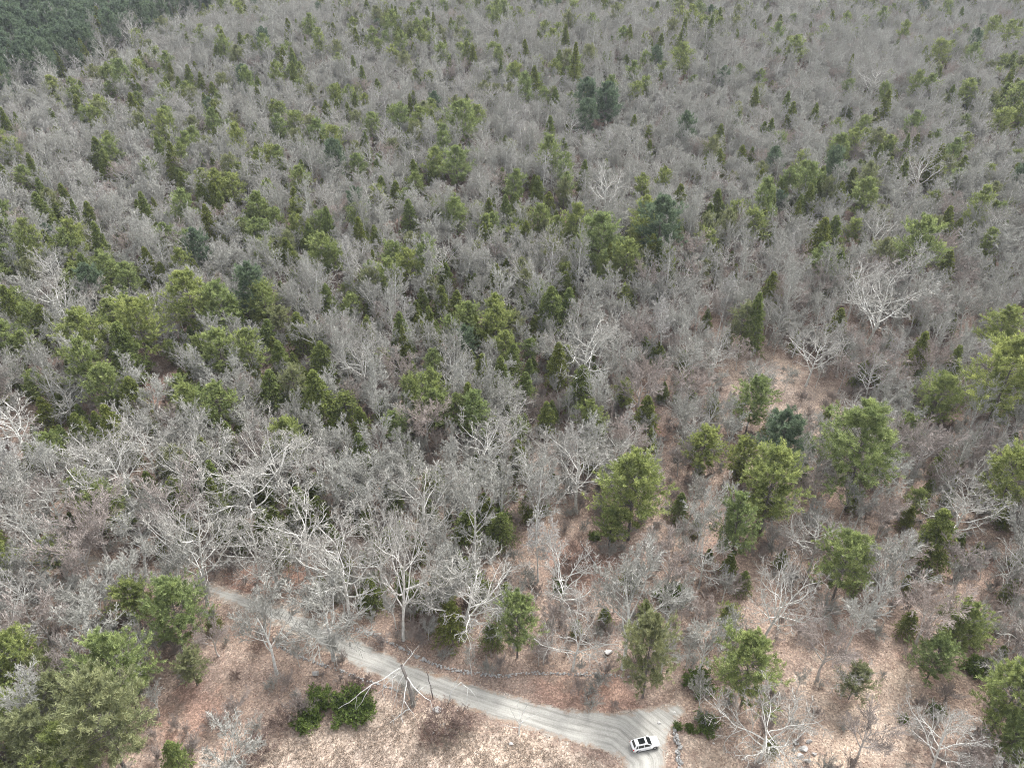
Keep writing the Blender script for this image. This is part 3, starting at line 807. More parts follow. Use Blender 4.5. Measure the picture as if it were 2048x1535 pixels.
# bare trees one can pick out
for a in [
    (O, 1160, 935, 150, 0, 'upright pale oak with candelabra limbs behind the leafy clearing', (1152, 1022)), (O, 1060, 940, 90, 1, None), (O, 960, 880, 112, 2, None),
    (O, 855, 1010, 150, 3, 'wide low-forked pale oak just behind the roadside oaks'), (O, 600, 1070, 165, 4, 'heavy roadside oak with many crooked limbs over dark hemlocks', (618, 1152)),
    (O, 690, 1110, 150, 1, 'tall leaning roadside oak whose trunk foot nears the gravel', (702, 1244)), (O, 765, 1085, 110, 3, None, (765, 1181)), (O, 800, 1120, 135, 2, 'tall roadside oak with one long limb reaching sideways over the litter', (807, 1279)),
    (O, 930, 1190, 180, 0, 'tangled spreading oak with drooping pale limbs above the road bend', (930, 1272)), (MP, 890, 1130, 90, 2, None),
    (MP, 600, 1225, 185, 5, 'broad fine-twigged tree overhanging the gravel road like a veil', (668, 1318), .2, PI), (MP, 520, 1225, 120, 4, None), (MP, 150, 1080, 110, 5, None), (MP, 60, 1090, 100, 3, None), (MP, 330, 1110, 90, 4, None), (MP, 220, 1110, 90, 1, None),
    (O, 395, 1090, 150, 2, 'pale forked oak whose trunk rises beside the road verge', (415, 1209)), (MP, 260, 1080, 180, 6, 'brownish fine-twigged spreading tree just above the road', (293, 1153)), (O, 60, 1080, 130, 0, None), (O, 30, 1010, 110, 3, None),
    (O, 490, 950, 150, 1, None), (O, 380, 920, 130, 3, None), (O, 235, 930, 140, 2, None), (O, 560, 920, 140, 4, None), (O, 50, 840, 120, 1, None, (58, 912)), (O, 130, 790, 80, 3, None), (MP, 680, 905, 90, 1, None), (MP, 750, 910, 100, 4, None),
    (MP, 1235, 1200, 150, 10, 'large fan-shaped bare tree above the stone wall by the road', (1246, 1336)), (O, 1150, 1270, 130, 3, 'low crooked pale oak standing at the stone wall above the road'),
    (MP, 1405, 1290, 92, 5, 'round radial bare tree like a dandelion beside the faded pine'), (MP, 1350, 1080, 92, 2, None), (MP, 1405, 1035, 60, 1, None),
    (O, 1545, 1190, 130, 2, 'strong pale oak with side-swept limbs over open leaf litter', (1526, 1282)), (O, 1555, 1445, 160, 4, 'pale oak over the whitish rocks at the bottom', (1518, 1522)), (O, 1700, 1345, 70, 1, 'crooked white oak leaning over a young blurry pine'), (MP, 1665, 1275, 100, 7, None),
    (O, 1900, 1475, 140, 0, 'grey oak at the bottom, near the big green edge pine'), (MP, 1885, 1175, 120, 6, None), (MP, 1790, 1110, 120, 4, None), (MP, 1340, 1190, 70, 2, None),
    (O, 1760, 590, 150, 3, 'biggest pale spreading oak of the upper slope'), (O, 1715, 560, 90, 1, None), (O, 1170, 690, 120, 1, None), (MP, 1290, 690, 80, 8, None), (MP, 1375, 695, 66, 4, None), (B, 1330, 650, 34, 0, None), (O, 1240, 640, 60, 2, None), (O, 1630, 700, 90, 2, None),
    (O, 130, 600, 110, 3, None), (O, 300, 600, 60, 2, None), (O, 1215, 370, 80, 1, None), (O, 1750, 150, 60, 2, None), (O, 1850, 330, 80, 0, None), (O, 1760, 465, 80, 3, None), (O, 1500, 905, 60, 3, None), (O, 1990, 870, 80, 4, None), (O, 1930, 1010, 110, 1, None),
    (MP, 430, 1465, 130, 5, 'pale fine-twigged tree standing in the litter beside the straw field'),
    (B, 1078, 1085, 44, 0, 'straight birch of a pair at the leafy clearing'), (B, 1118, 1085, 40, 1, 'leaning white birch of a pair at the leafy clearing'),
    (MP, 1390, 980, 50, 3, None), (MP, 1780, 900, 90, 6, None), (MP, 1860, 870, 100, 7, None), (MP, 1650, 880, 50, 2, None),
    (MP, 900, 1120, 100, 4, None), (O, 1000, 1215, 100, 1, None), (MP, 980, 1090, 46, 9, None), (O, 500, 1080, 120, 0, None), (O, 545, 1110, 100, 2, None), (O, 460, 1040, 90, 3, None), (MP, 180, 1020, 120, 5, None),
    (O, 100, 990, 110, 4, None), (O, 720, 1000, 90, 1, None), (MP, 700, 950, 80, 3, None), (O, 1010, 870, 80, 4, None), (MP, 1000, 960, 70, 2, None), (MP, 1075, 985, 80, 0, None), (MP, 1200, 860, 60, 5, None), (O, 900, 770, 70, 2, None),
    (MP, 850, 800, 80, 4, None), (O, 830, 1060, 80, 3, None), (MP, 940, 1010, 70, 8, None), (O, 640, 930, 90, 0, None), (MP, 330, 990, 110, 3, None), (O, 170, 900, 100, 1, None), (O, 290, 880, 100, 4, None),
    (MP, 450, 870, 80, 5, None), (MP, 1330, 1290, 60, 2, None), (MP, 60, 1200, 110, 4, None), (MP, 150, 1240, 120, 5, None), (MP, 190, 1180, 90, 3, None), (MP, 110, 1330, 100, 7, None), (MP, 420, 1260, 60, 7, None),
]:
    put(a[0], a[1], a[2], a[3] * 1.17, a[4], a[5], base=a[6] if len(a) > 6 else None, lean=a[7] if len(a) > 7 else 0.0, rot=a[8] if len(a) > 8 else None)

# ------------------------------------------------------------------ the rest of the wood
CLEAR = [blob(1110, 1130, 11, 1.4), blob(1180, 1140, 9, 1.4), blob(1240, 1100, 6, .8), blob(1500, 740, 14, .35), blob(1600, 800, 12, .5), blob(320, 770, 7, .9), blob(1290, 870, 5, .6), blob(1660, 1000, 5, .9),
         blob(1430, 1000, 7, .6), blob(560, 1160, 5, .95), blob(500, 1150, 4, .9), blob(1600, 1380, 12, .97), blob(1750, 1420, 13, .99), blob(1640, 1500, 9, .97), blob(1800, 1340, 6, .9), blob(1400, 1500, 8, 1.), blob(1850, 1250, 6, .5),
         blob(1250, 1390, 8, .98), blob(1100, 1370, 8, .98), blob(450, 1400, 13, .98), blob(560, 1330, 9, .95), blob(500, 1520, 10, .98), blob(1380, 1380, 7, .98), blob(880, 1440, 10, 1), blob(720, 1300, 5, .95), blob(760, 1390, 7, 1), blob(620, 1400, 8, 1), blob(1340, 1440, 8, 1),
         blob(900, 1310, 6, .9), blob(1000, 1350, 6, .95), blob(760, 1250, 6, .85), blob(340, 1420, 7, .8), blob(465, 1335, 8, 1.6), blob(420, 1340, 5, 1.2), blob(1450, 1440, 7, .9)]
CONF = [(380, 630, 300, 110, .50), (620, 780, 130, 70, .25), (420, 520, 300, 80, .18), (900, 440, 260, 90, .14), (600, 240, 300, 120, .06), (1060, 620, 160, 90, .16), (900, 30, 500, 60, .05), (950, 1060, 130, 90, .22), (560, 1020, 200, 100, .30), (200, 860, 200, 80, .15),
        (60, 1400, 120, 150, .35), (1240, 470, 140, 60, .25), (1700, 400, 160, 90, .12), (1850, 250, 200, 100, .04), (80, 330, 180, 120, .14), (950, 760, 180, 120, .20)]
LOWC = [(1650, 650, 300, 120, .20), (1500, 200, 450, 160, .10), (1650, 1150, 350, 250, .16), (1500, 600, 200, 60, .1), (130, 1200, 180, 80, .1), (1800, 100, 300, 90, .05)]
sp = 5.0
cand = []
yy = 46.0; row = 0
while yy < 800:
    hw = yy * .80 + 46
    xs = np.arange(-hw, hw, sp) + (row % 2) * sp / 2
    cand.append(np.stack([xs, np.full(len(xs), yy)], -1)); yy += sp * .87; row += 1
cand = np.concatenate(cand); cand += rng.normal(0, sp * .27, cand.shape)
cx, cyy = cand[:, 0], cand[:, 1]
cz = T(cx, cyy)
px, py, dep = proj(cx, cyy, cz + 9)
ok = (px > -260) & (px < PW + 260) & (py > -60) & (py < PH + 420)
dv = edge_dist(cx, cyy)
gap = (dv > 0) & (dv < 24)
ok &= ~gap
ok &= poly_sd(ROAD, cx, cyy) < -1.8
rs_ = poly_sd(ROAD, cx, cyy)
ok &= ~((rs_ > -7) & (py > 1180) & (rng.random(len(cx)) < .9))
ok &= ~((rs_ > -4) & (py > 1000) & (px > 330))
ok &= poly_sd(FIELD, cx, cyy) < -4
ok &= rng.random(len(cx)) > blobs(CLEAR, cx, cyy)
ok &= ~((cyy < 60) & (cx > -40) & (cx < 60))
THIN = [(1650, 1300, 380, 200, .55), (1500, 1000, 260, 150, .40), (1560, 770, 200, 90, .70), (1900, 1150, 240, 200, .35), (1150, 1150, 160, 120, .3)]
ok &= rng.random(len(cx)) < np.clip(.95 + .12 * wob(cx, cyy, .06, 5), 0, 1) - pxg(THIN, px, py) - .14 * (py > 560)
ex = np.array([(t['x'], t['y'], NW[t['kind']][t['var']] * t['s']) for t in TREES])
near_pine = np.zeros(len(cx), bool)
for (x0, y0, w0), t in zip(ex, TREES):
    if t['kind'][:4] != 'bare': near_pine |= np.hypot(cx - x0, cyy - y0) < w0 * .5 + 3.2
for (x0, y0, w0) in ex:
    ok &= np.hypot(cx - x0, cyy - y0) > w0 * .34 + 1.0
cx, cyy, px, py, dep, dv, near_pine = [v[ok] for v in (cx, cyy, px, py, dep, dv, near_pine)]
pc = np.clip(.12 + .05 * (py < 560) + pxg(CONF, px, py) - pxg(LOWC, px, py), .03, .75)
pc0 = near_pine & (py > 600)
# conifers come in groups
pc = np.clip(pc * (1 + 1.5 * wob(cx, cyy, .085, 1.7) + 1.2 * wob(cx, cyy, .03, .4)), .015, .9)
pc[pc0] *= .12
u = rng.random(len(cx)); u2 = rng.random(len(cx)); u3 = rng.random(len(cx))
red = np.clip(.10 + .45 * np.exp(-((px - 1750) / 450) ** 2 - ((py - 950) / 420) ** 2) + .3 * np.exp(-((px - 1300) / 300) ** 2 - ((py - 1050) / 200) ** 2), 0, .7)
(ea_, eb_), (ec_, ed_) = EDGE
for k in range(16):
    t_ = rng.uniform(-.2, 1.1); n_ = rng.uniform(12, 40); L_e = math.hypot(ec_ - ea_, ed_ - eb_)
    x_, y_ = ea_ + (ec_ - ea_) * t_ - (ed_ - eb_) / L_e * n_, eb_ + (ed_ - eb_) * t_ + (ec_ - ea_) / L_e * n_
    TREES.append(dict(kind=B if k % 2 else O, var=k % 2, x=x_, y=y_, rot=rng.random() * 6.28, s=.8 + .3 * rng.random(), sz=1.0 + .3 * rng.random(), label=None, exp=False))
EXPL = [(float(q[0]), float(q[1]), float(q[2]), t['s'] * NW[t['kind']][t['var']] * FPX / float(q[2]), t['kind'][:4] != 'bare') for t in TREES
        for q in [proj(t['x'], t['y'], float(T(t['x'], t['y'])) + LIB[t['kind']][t['var']][1] * t['sz'] * .6)]]
hidden = np.zeros(len(cx), bool)        # trees that would stand squarely in front of one that shows whole
for (ax, ay, ad, aw, con) in EXPL:
    if not con: continue
    hidden |= (dep < ad) & (np.abs(px - ax) < aw * .40 + 10) & (np.abs(py - ay) < aw * .45 + 12)
for i in range(len(cx)):
    if hidden[i]: continue
    far_stand = dv[i] > 0
    if u[i] < (0.55 if far_stand else pc[i]):
        if far_stand:
            kind = DP if u2[i] < .8 else HM
            s = .85 + .35 * u3[i]; hs_ = 1.3
        else:
            kind = DP if u2[i] < .02 else P if u2[i] < .36 else (HM if u2[i] < .82 else (PP if u2[i] < .97 else 'spruce'))
            s = (.50 + .38 * u3[i]) * (1.0 if kind in (P, PP) else 1.08); hs_ = 1.05 + .3 * rng.random()
        v = int(rng.integers(len(LIB[kind])))
    else:
        if u2[i] < .23:
            kind = O; v = int(rng.integers(5)); s = .50 + .34 * u3[i]
        elif u2[i] < .27:
            kind = B; v = int(rng.integers(2)); s = .7 + .4 * u3[i]
        else:
            kind = MP; s = .70 + .46 * u3[i]
            v = int(6 + rng.integers(2)) if rng.random() < red[i] else int(rng.choice([0, 1, 2, 3, 4, 5, 8, 9, 10]))
        hs_ = (.92 + .2 * rng.random()) * (.86 if py[i] < 420 else 1.0)
        if far_stand: s *= 1.0; hs_ = 1.25
    if py[i] > 1000 and kind == O: s *= 1.1
    TREES.append(dict(kind=kind, var=v, x=float(cx[i]), y=float(cyy[i]), rot=rng.random() * 2 * PI, s=float(s), sz=float(s * hs_), label=None, exp=False))

LOOK = {'bare_oak': ['pale crooked bare oak', 'spreading pale bare oak', 'wide-limbed bare oak', 'tall pale bare oak', 'knotty bare oak'],
        'bare_maple': ['upright fine-twigged bare tree', 'narrow fine-twigged bare tree', 'fan-shaped grey bare tree', 'fan-topped grey bare tree', 'dome-topped grey bare tree', 'round-topped grey bare tree', 'reddish-twigged bare tree', 'fan-shaped reddish bare tree', 'lofty fine-twigged bare tree', 'low spreading grey bare tree', 'lofty vase-shaped bare tree'],
        'bare_birch': ['slim white-barked birch', 'pale slender birch'],
        'white_pine': ['plumed green pine', 'bushy green pine', 'tall green pine', 'low bushy pine', 'slim green pine', 'squat spreading pine'],
        'hemlock': ['cone-shaped dark hemlock', 'narrow dark hemlock', 'tall dark hemlock', 'short dark hemlock', 'slim pointed hemlock', 'squat dark hemlock'],
        'spruce': ['pointed dark spruce'], 'pale_pine': ['faded grey-green pine', 'soft grey-green pine'], 'dark_pine': ['dark blue-green pine', 'broad dark blue-green pine']}
CAT = {'bare_oak': 'oak tree', 'bare_maple': 'bare tree', 'bare_birch': 'birch tree', 'white_pine': 'pine tree', 'hemlock': 'hemlock tree', 'spruce': 'spruce tree', 'pale_pine': 'pine tree', 'dark_pine': 'pine tree'}
GRP = {'bare_oak': 'bare oaks of the wood', 'bare_maple': 'bare grey trees of the wood', 'bare_birch': 'birches of the wood', 'white_pine': 'pines among the bare trees', 'hemlock': 'hemlocks among the bare trees',
       'spruce': 'spruces among the bare trees', 'pale_pine': 'faded pines among the bare trees', 'dark_pine': 'dark blue-green pines of the wood'}
NAME = {'pale_pine': 'faded_pine'}
SRC = {}
by = {}
for t in TREES:
    H = LIB[t['kind']][t['var']][1]
    x0, y0 = t['x'], t['y']; z0 = float(T(x0, y0)); t['z'] = z0
    p = proj(x0, y0, z0 + H * t['sz'] * .68); t['px'], t['py'], t['dep'] = float(p[0]), float(p[1]), float(p[2])
    t['size'] = H * t['s'] / t['dep'] + (10 if t['label'] else 0) + (.02 if t['exp'] else 0)
    by.setdefault(t['kind'], []).append(t)
print('TREES', len(TREES), {k: len(v) for k, v in by.items()})

def gn_scatter(name, recs, sources, label, cat, base_me=None):
    """ONE object whose geometry nodes put copies of the source meshes on its points; recs: (x,y,z,rot,sx,sz,var)"""
    r = np.asarray(recs, float)
    me = bpy.data.meshes.new(name)
    me.vertices.add(len(r)); me.vertices.foreach_set('co', r[:, :3].astype(np.float32).ravel())
    a = me.attributes.new('rot', 'FLOAT_VECTOR', 'POINT'); v = np.zeros((len(r), 3), np.float32); v[:, 2] = r[:, 3]
    if r.shape[1] > 7: v[:, 0] = r[:, 7]
    a.data.foreach_set('vector', v.ravel())
    a = me.attributes.new('scl', 'FLOAT_VECTOR', 'POINT'); v = np.stack([r[:, 4], r[:, 4], r[:, 5]], -1).astype(np.float32); a.data.foreach_set('vector', v.ravel())
    a = me.attributes.new('var', 'INT', 'POINT'); a.data.foreach_set('value', r[:, 6].astype(np.int32))
    o = link(name, me); tag(o, label, cat, kind='stuff')
    g = bpy.data.node_groups.new(name, 'GeometryNodeTree')
    g.interface.new_socket('Geometry', in_out='INPUT', socket_type='NodeSocketGeometry')
    g.interface.new_socket('Geometry', in_out='OUTPUT', socket_type='NodeSocketGeometry')
    N, L = g.nodes, g.links
    gi = N.new('NodeGroupInput'); go = N.new('NodeGroupOutput')
    ip = N.new('GeometryNodeInstanceOnPoints'); ip.inputs['Pick Instance'].default_value = True
    jn = N.new('GeometryNodeJoinGeometry')
    for objs in reversed(sources):
        j2 = N.new('GeometryNodeJoinGeometry')
        for ob in objs:
            oi = N.new('GeometryNodeObjectInfo'); oi.transform_space = 'ORIGINAL'; oi.inputs['Object'].default_value = ob
            L.new(oi.outputs['Geometry'], j2.inputs[0])
        gt = N.new('GeometryNodeGeometryToInstance'); L.new(j2.outputs[0], gt.inputs[0]); L.new(gt.outputs[0], jn.inputs[0])
    def na(nm, typ):
        n = N.new('GeometryNodeInputNamedAttribute'); n.data_type = typ; n.inputs['Name'].default_value = nm; return n.outputs['Attribute']
    L.new(gi.outputs[0], ip.inputs['Points']); L.new(jn.outputs[0], ip.inputs['Instance'])
    L.new(na('var', 'INT'), ip.inputs['Instance Index'])
    e2r = N.new('FunctionNodeEulerToRotation'); L.new(na('rot', 'FLOAT_VECTOR'), e2r.inputs[0]); L.new(e2r.outputs[0], ip.inputs['Rotation'])
    L.new(na('scl', 'FLOAT_VECTOR'), ip.inputs['Scale'])
    L.new(ip.outputs[0], go.inputs[0])
    md = o.modifiers.new('scatter', 'NODES'); md.node_group = g
    return o

def single_tree(t):
    kind = t['kind']; key, H, (tm, cm) = LIB[kind][t['var']]
    nm = NAME.get(kind, kind)
    e = bpy.data.objects.new(nm, None); COL.objects.link(e)
    e.location = (t['x'], t['y'], t['z'] - .05); e.rotation_euler = (0, t.get('lean', 0.0), t['rot']); e.scale = (t['s'], t['s'], t['sz'])
    e.empty_display_size = .5
    look = LOOK[kind][t['var']]
    lab = t['label'] or place_label(look, t['px'], t['py'])
    tag(e, lab, CAT[kind], GRP[kind])
    a = link('trunk', tm, e); b = link('crown', cm, e)
    SRC.setdefault((kind, t['var']), (a, b))
    return e

REST = {'bare_oak': 'far_oak_forest', 'bare_maple': 'far_bare_forest', 'bare_birch': 'far_birch_forest', 'white_pine': 'far_pine_forest', 'hemlock': 'far_hemlock_forest', 'spruce': 'far_spruce_forest', 'pale_pine': 'far_faded_pine_forest', 'dark_pine': 'far_dark_pine_forest'}
RLAB = {'bare_oak': 'pale crowns of countless bare oaks merging on the far slope', 'bare_maple': 'grey mass of countless fine-twigged bare trees covering the far slope', 'bare_birch': 'pale slim birches dotted through the far grey wood',
        'white_pine': 'green pines scattered through the far grey wood and the valley edge', 'hemlock': 'small dark hemlocks scattered through the far grey wood', 'spruce': 'small pointed spruces in the far wood', 'pale_pine': 'faded green pines in the far wood', 'dark_pine': 'dark blue-green pine stand crowding the valley beyond the near wood'}
for kind, L_ in by.items():
    infr = [t for t in L_ if 8 < t['px'] < PW - 8 and 8 < t['py'] < PH - 8]
    infr.sort(key=lambda t: -t['size'])
    near = infr[:292]
    ids = set(map(id, near))
    for t in near: single_tree(t)
    rest = [t for t in L_ if id(t) not in ids]
    for v in range(len(LIB[kind])):     # each form needs one standing tree as its source
        if (kind, v) not in SRC and near:
            t = dict(near[-1 - v]); continue
    vs = [v for v in range(len(LIB[kind])) if (kind, v) in SRC]
    if rest:
        rec = [(t['x'], t['y'], t['z'] - .05, t['rot'], t['s'], t['sz'], vs.index(t['var']) if t['var'] in vs else 0) for t in rest]
        gn_scatter(REST[kind], rec, [SRC[(kind, v)] for v in vs], RLAB[kind], 'forest')
#--STAGE3--
# ------------------------------------------------------------------ brush, saplings and young evergreens on the forest floor
def floor_points(n, box, keepf):
    out = []
    while len(out) < n:
        x = rng.uniform(box[0], box[1], 4000); y = rng.uniform(box[2], box[3], 4000)
        k = keepf(x, y) > rng.random(4000)
        out += list(zip(x[k], y[k]))
    return np.array(out[:n])
def in_view(x, y, m=120):
    a, b, d = proj(x, y, T(x, y) + 1)
    return (a > -m) & (a < PW + m) & (b > -20) & (b < PH + m)
def off_road(x, y): return poly_sd(ROAD, x, y) < -.8

brush_src = []
def standing(kind, v, x, y, s, sz, name, label, cat, group, parts=('stems', 'twigs'), rot=None):
    key, H, (tm, cm) = LIB[kind][v]
    e = bpy.data.objects.new(name, None); COL.objects.link(e)
    e.location = (x, y, float(T(x, y)) - .03); e.rotation_euler = (0, 0, rng.random() * 6.28 if rot is None else rot); e.scale = (s, s, sz)
    tag(e, label, cat, group)
    a = link(parts[0], tm, e); b = link(parts[1], cm, e)
    return e, (a, b)

BUSHY = [   # leafy evergreen bushes and brown thickets one can pick out
    ('bush', 0, 635, 1398, 56, 'evergreen_bush', 'fuzzy green bush behind two denser bushes at the straw field', 'bush'),
    ('bush', 1, 612, 1436, 56, 'evergreen_bush', 'dense deep green bush, nearer of two at the corner of the straw field', 'bush'),
    ('bush', 0, 695, 1405, 82, 'evergreen_bush', 'large deep green laurel bush touching a black twiggy thicket', 'bush'),
    ('bush', 1, 725, 1415, 50, 'evergreen_bush', 'small dark bush hanging on the field side of the large laurel', 'bush'),
    ('bush', 0, 1414, 1440, 48, 'evergreen_bush', 'round dark green bush standing alone by the road fork', 'bush'),
    ('bush', 1, 1381, 1448, 20, 'evergreen_bush', 'low olive bush between the round dark bush and the road', 'bush'),
    ('bush', 0, 1357, 1446, 20, 'evergreen_bush', 'tiny olive shrub at the head of the short stone wall', 'bush'),
    ('bush', 1, 1121, 1168, 30, 'evergreen_bush', 'small dark green bush under the brush pile in the leafy clearing', 'bush'),
    ('bush', 0, 1190, 1068, 24, 'evergreen_bush', 'tiny round green bush beside the olive green pine', 'bush'),
    ('bush', 1, 1343, 1190, 60, 'evergreen_bush', 'dark green undergrowth bush behind the fan-shaped tree', 'bush'),
    ('bush', 0, 1395, 1358, 60, 'evergreen_bush', 'dark green bush in the shade under the round radial tree', 'bush'),
    ('bush', 1, 1812, 1432, 20, 'evergreen_bush', 'tiny dark shrub alone in the open leaf litter', 'bush'),
    ('bush', 0, 1876, 1414, 34, 'evergreen_bush', 'dark green shrub beside the small bare tree in the leaf litter', 'bush'),
    ('bush', 1, 1955, 1330, 50, 'evergreen_bush', 'dark green shrub in front of the yellow-olive evergreens', 'bush'),
    ('bush', 0, 980, 1035, 70, 'evergreen_bush', 'dark evergreen bush behind the wide low-forked oak', 'bush'),
    ('bush', 1, 740, 1180, 60, 'evergreen_bush', 'soft green bush between two roadside oak trunks', 'bush'),
    ('brown_brush', 0, 470, 1345, 26, 'brown_thicket', 'tiny bare shrub alone in the leaf litter near the road pines', 'thicket'),
    ('brown_brush', 0, 885, 1455, 95, 'brown_thicket', 'largest red-brown twiggy thicket at the edge of the straw field', 'thicket'),
    ('brown_brush', 0, 925, 1440, 60, 'brown_thicket', 'red-brown thicket nearest the road, beside the largest thicket', 'thicket'),
    ('brown_brush', 0, 860, 1475, 60, 'brown_thicket', 'grey-brown thicket reaching farthest into the straw field', 'thicket'),
    ('brown_brush', 0, 725, 1372, 55, 'brown_thicket', 'black twiggy thicket behind the large laurel bush', 'thicket'),
    ('brown_brush', 0, 1150, 1122, 82, 'brown_thicket', 'dark purple brush pile in the middle of the leafy clearing', 'thicket'),
    ('brown_brush', 0, 1138, 1152, 60, 'brown_thicket', 'lower heap of dark purple brush in the leafy clearing', 'thicket'),
    ('brown_brush', 0, 560, 1440, 60, 'brown_thicket', 'thin brown thicket left of the evergreen bushes by the field', 'thicket'),
    ('brown_brush', 0, 510, 1510, 80, 'brown_thicket', 'grey-brown thicket at the bottom edge beside the pale tree', 'thicket'),
    ('brown_brush', 0, 520, 1285, 50, 'brown_thicket', 'thin brown thicket beside the road under the veil tree', 'thicket'),
    ('brown_brush', 0, 1435, 1160, 60, 'brown_thicket', 'dark bare thicket in the litter below the tall narrow pine', 'thicket'),
    ('brown_brush', 0, 1290, 930, 60, 'brown_thicket', 'red-brown thicket behind the round olive green pine', 'thicket'),
]
bsrc = {}
for k, v, px_, py_, w, nm, lb, ct in BUSHY:
    H = LIB[k][v][1]
    x, y = at(px_, py_, 1.2)
    dep_ = float(proj(x, y, T(x, y) + 1)[2]); s = w * dep_ / FPX / NW[k][v]
    e, ab = standing(k, v, x, y, s, s * (.9 if k == 'bush' else .75), nm, lb, ct, 'evergreen bushes' if k == 'bush' else 'brown thickets', ('stems', 'leaf_mass') if k == 'bush' else ('stems', 'twigs'))
    bsrc.setdefault((k, v), ab)
# young grey thickets near the road stand as things and lend their shape to the far undergrowth
for i, (px_, py_, w, lb) in enumerate([(560, 1180, 60, 'grey thicket of young stems behind the road under the oaks'), (470, 1420, 55, 'pale thicket of young stems beside the straw field tree'),
                                      (1460, 1180, 60, 'pinkish thicket of young stems in the open leaf litter'), (1650, 1225, 60, 'reddish sapling thicket behind the crooked white oak'),
                                      (1820, 1215, 70, 'wide grey sapling thicket near the yellow-olive evergreens'), (1740, 1180, 70, 'grey sapling thicket beside the loose bright pine'),
                                      (1050, 1150, 44, 'small grey sapling clump at the birch pair'), (1600, 1260, 50, 'low thin sapling clump right of the strong pale oak')]):
    x, y = at(px_, py_, 1.2); dep_ = float(proj(x, y, 1)[2]); s = w * dep_ / FPX / NW['brush'][i % 3]
    e, ab = standing('brush', i % 3, x, y, s, s, 'sapling_thicket', lb, 'thicket', 'thickets of young stems')
    bsrc.setdefault(('brush', i % 3), ab)

def ug_keep(x, y):
    k = in_view(x, y) & off_road(x, y) & (poly_sd(FIELD, x, y) < -1)
    a_, b_, _ = proj(x, y, T(x, y)); c = (1 - .8 * blobs(CLEAR, x, y)) * (1 - pxg(THIN, a_, b_))
    return k * c * np.where(np.hypot(x, y) < 190, 1.0, .35)
pts = floor_points(7000, (-330, 330, 52, 420), ug_keep)
rec = []
for x, y in pts:
    s = rng.uniform(.55, 1.5)
    rec.append((x, y, float(T(x, y)) - .03, rng.random() * 6.28, s, s * rng.uniform(.8, 1.5), int(rng.choice([0, 1, 2, 3], p=[.32, .32, .32, .04]))))
gn_scatter('undergrowth', rec, [bsrc[('brush', 0)], bsrc[('brush', 1)], bsrc[('brush', 2)], bsrc[('brown_brush', 0)]], 'thin grey and reddish undergrowth of young stems covering the forest floor', 'undergrowth')

def yg_keep(x, y):
    a, b, d = proj(x, y, T(x, y) + 3)
    k = in_view(x, y) & (poly_sd(ROAD, x, y) < -3.5) & (poly_sd(FIELD, x, y) < -6)
    c = 1 - np.clip(1.5 * blobs(CLEAR, x, y), 0, 1)
    f = np.clip(.22 + pxg([(560, 1000, 450, 150, .8)], a, b) + pxg(CONF, a, b) * 2.2 - pxg(LOWC, a, b) * .8 + .5 * wob(x, y, .11, 3), .02, 1)
    return k * c * f
pts = floor_points(1900, (-330, 330, 55, 420), yg_keep)
rec = [(x, y, float(T(x, y)) - .03, rng.random() * 6.28, s, s * 1.05, int(rng.integers(3))) for (x, y), s in zip(pts, rng.uniform(.25, .6, len(pts)))]
hs_src = [SRC[k] for k in [('hemlock', 0), ('hemlock', 1), ('hemlock', 3)] if k in SRC]
gn_scatter('young_hemlock_undergrowth', rec, hs_src, 'dark green young hemlocks growing thickly under the bare trees', 'undergrowth')
# young bare poles fill the gaps between the crowns
def pole_keep(x, y):
    k = in_view(x, y) & off_road(x, y) & (poly_sd(FIELD, x, y) < -3)
    a_, b_, _ = proj(x, y, T(x, y)); k = k * (1 - pxg(THIN, a_, b_)) * (1 - .7 * pxg([(560, 1020, 420, 130, 1.)], a_, b_))
    return k * (1 - .9 * blobs(CLEAR, x, y)) * np.where(np.hypot(x, y) < 220, .9, .3)
pts = floor_points(2600, (-420, 420, 70, 560), pole_keep)
ms = [SRC[k] for k in SRC if k[0] == 'bare_maple']
rec = [(x, y, float(T(x, y)) - .03, rng.random() * 6.28, s, s * rng.uniform(1.0, 1.4), int(rng.integers(len(ms)))) for (x, y), s in zip(pts, rng.uniform(.30, .55, len(pts)))]
gn_scatter('young_bare_undergrowth', rec, ms, 'thin young bare trees filling the gaps under the tall crowns', 'undergrowth')

# ------------------------------------------------------------------ straw and grass of the field
mb = MB()
def tufts(n, box, keepf, h, w, mb, nb=4, tone=(0, 1)):
    p = floor_points(n, box, keepf)
    z = T(p[:, 0], p[:, 1])
    c = np.repeat(np.stack([p[:, 0], p[:, 1], z], -1), nb, 0) + np.c_[rng.normal(0, .08, (n * nb, 2)), np.zeros(n * nb)]
    d = norm(np.c_[rng.normal(0, .75, (n * nb, 2)), np.ones(n * nb)])
    L = h * rng.uniform(.5, 1.3, n * nb)[:, None]
    sd = norm(np.cross(d, rng.normal(0, 1, (n * nb, 3)))) * w
    v = np.stack([c - sd, c + sd, c + d * L], 1).reshape(-1, 3)
    tn = np.repeat(rng.uniform(*tone, n).repeat(nb), 3)
    mb.add(v, tris=np.arange(len(v)).reshape(-1, 3), a=tn)
tufts(26000, (-75, 30, 50, 92), lambda x, y: sstep(-1, 3, poly_sd(FIELD, x, y)) * (.35 + .65 * (wob(x, y, .5) > -.1)) * in_view(x, y), .34, .035, mb)
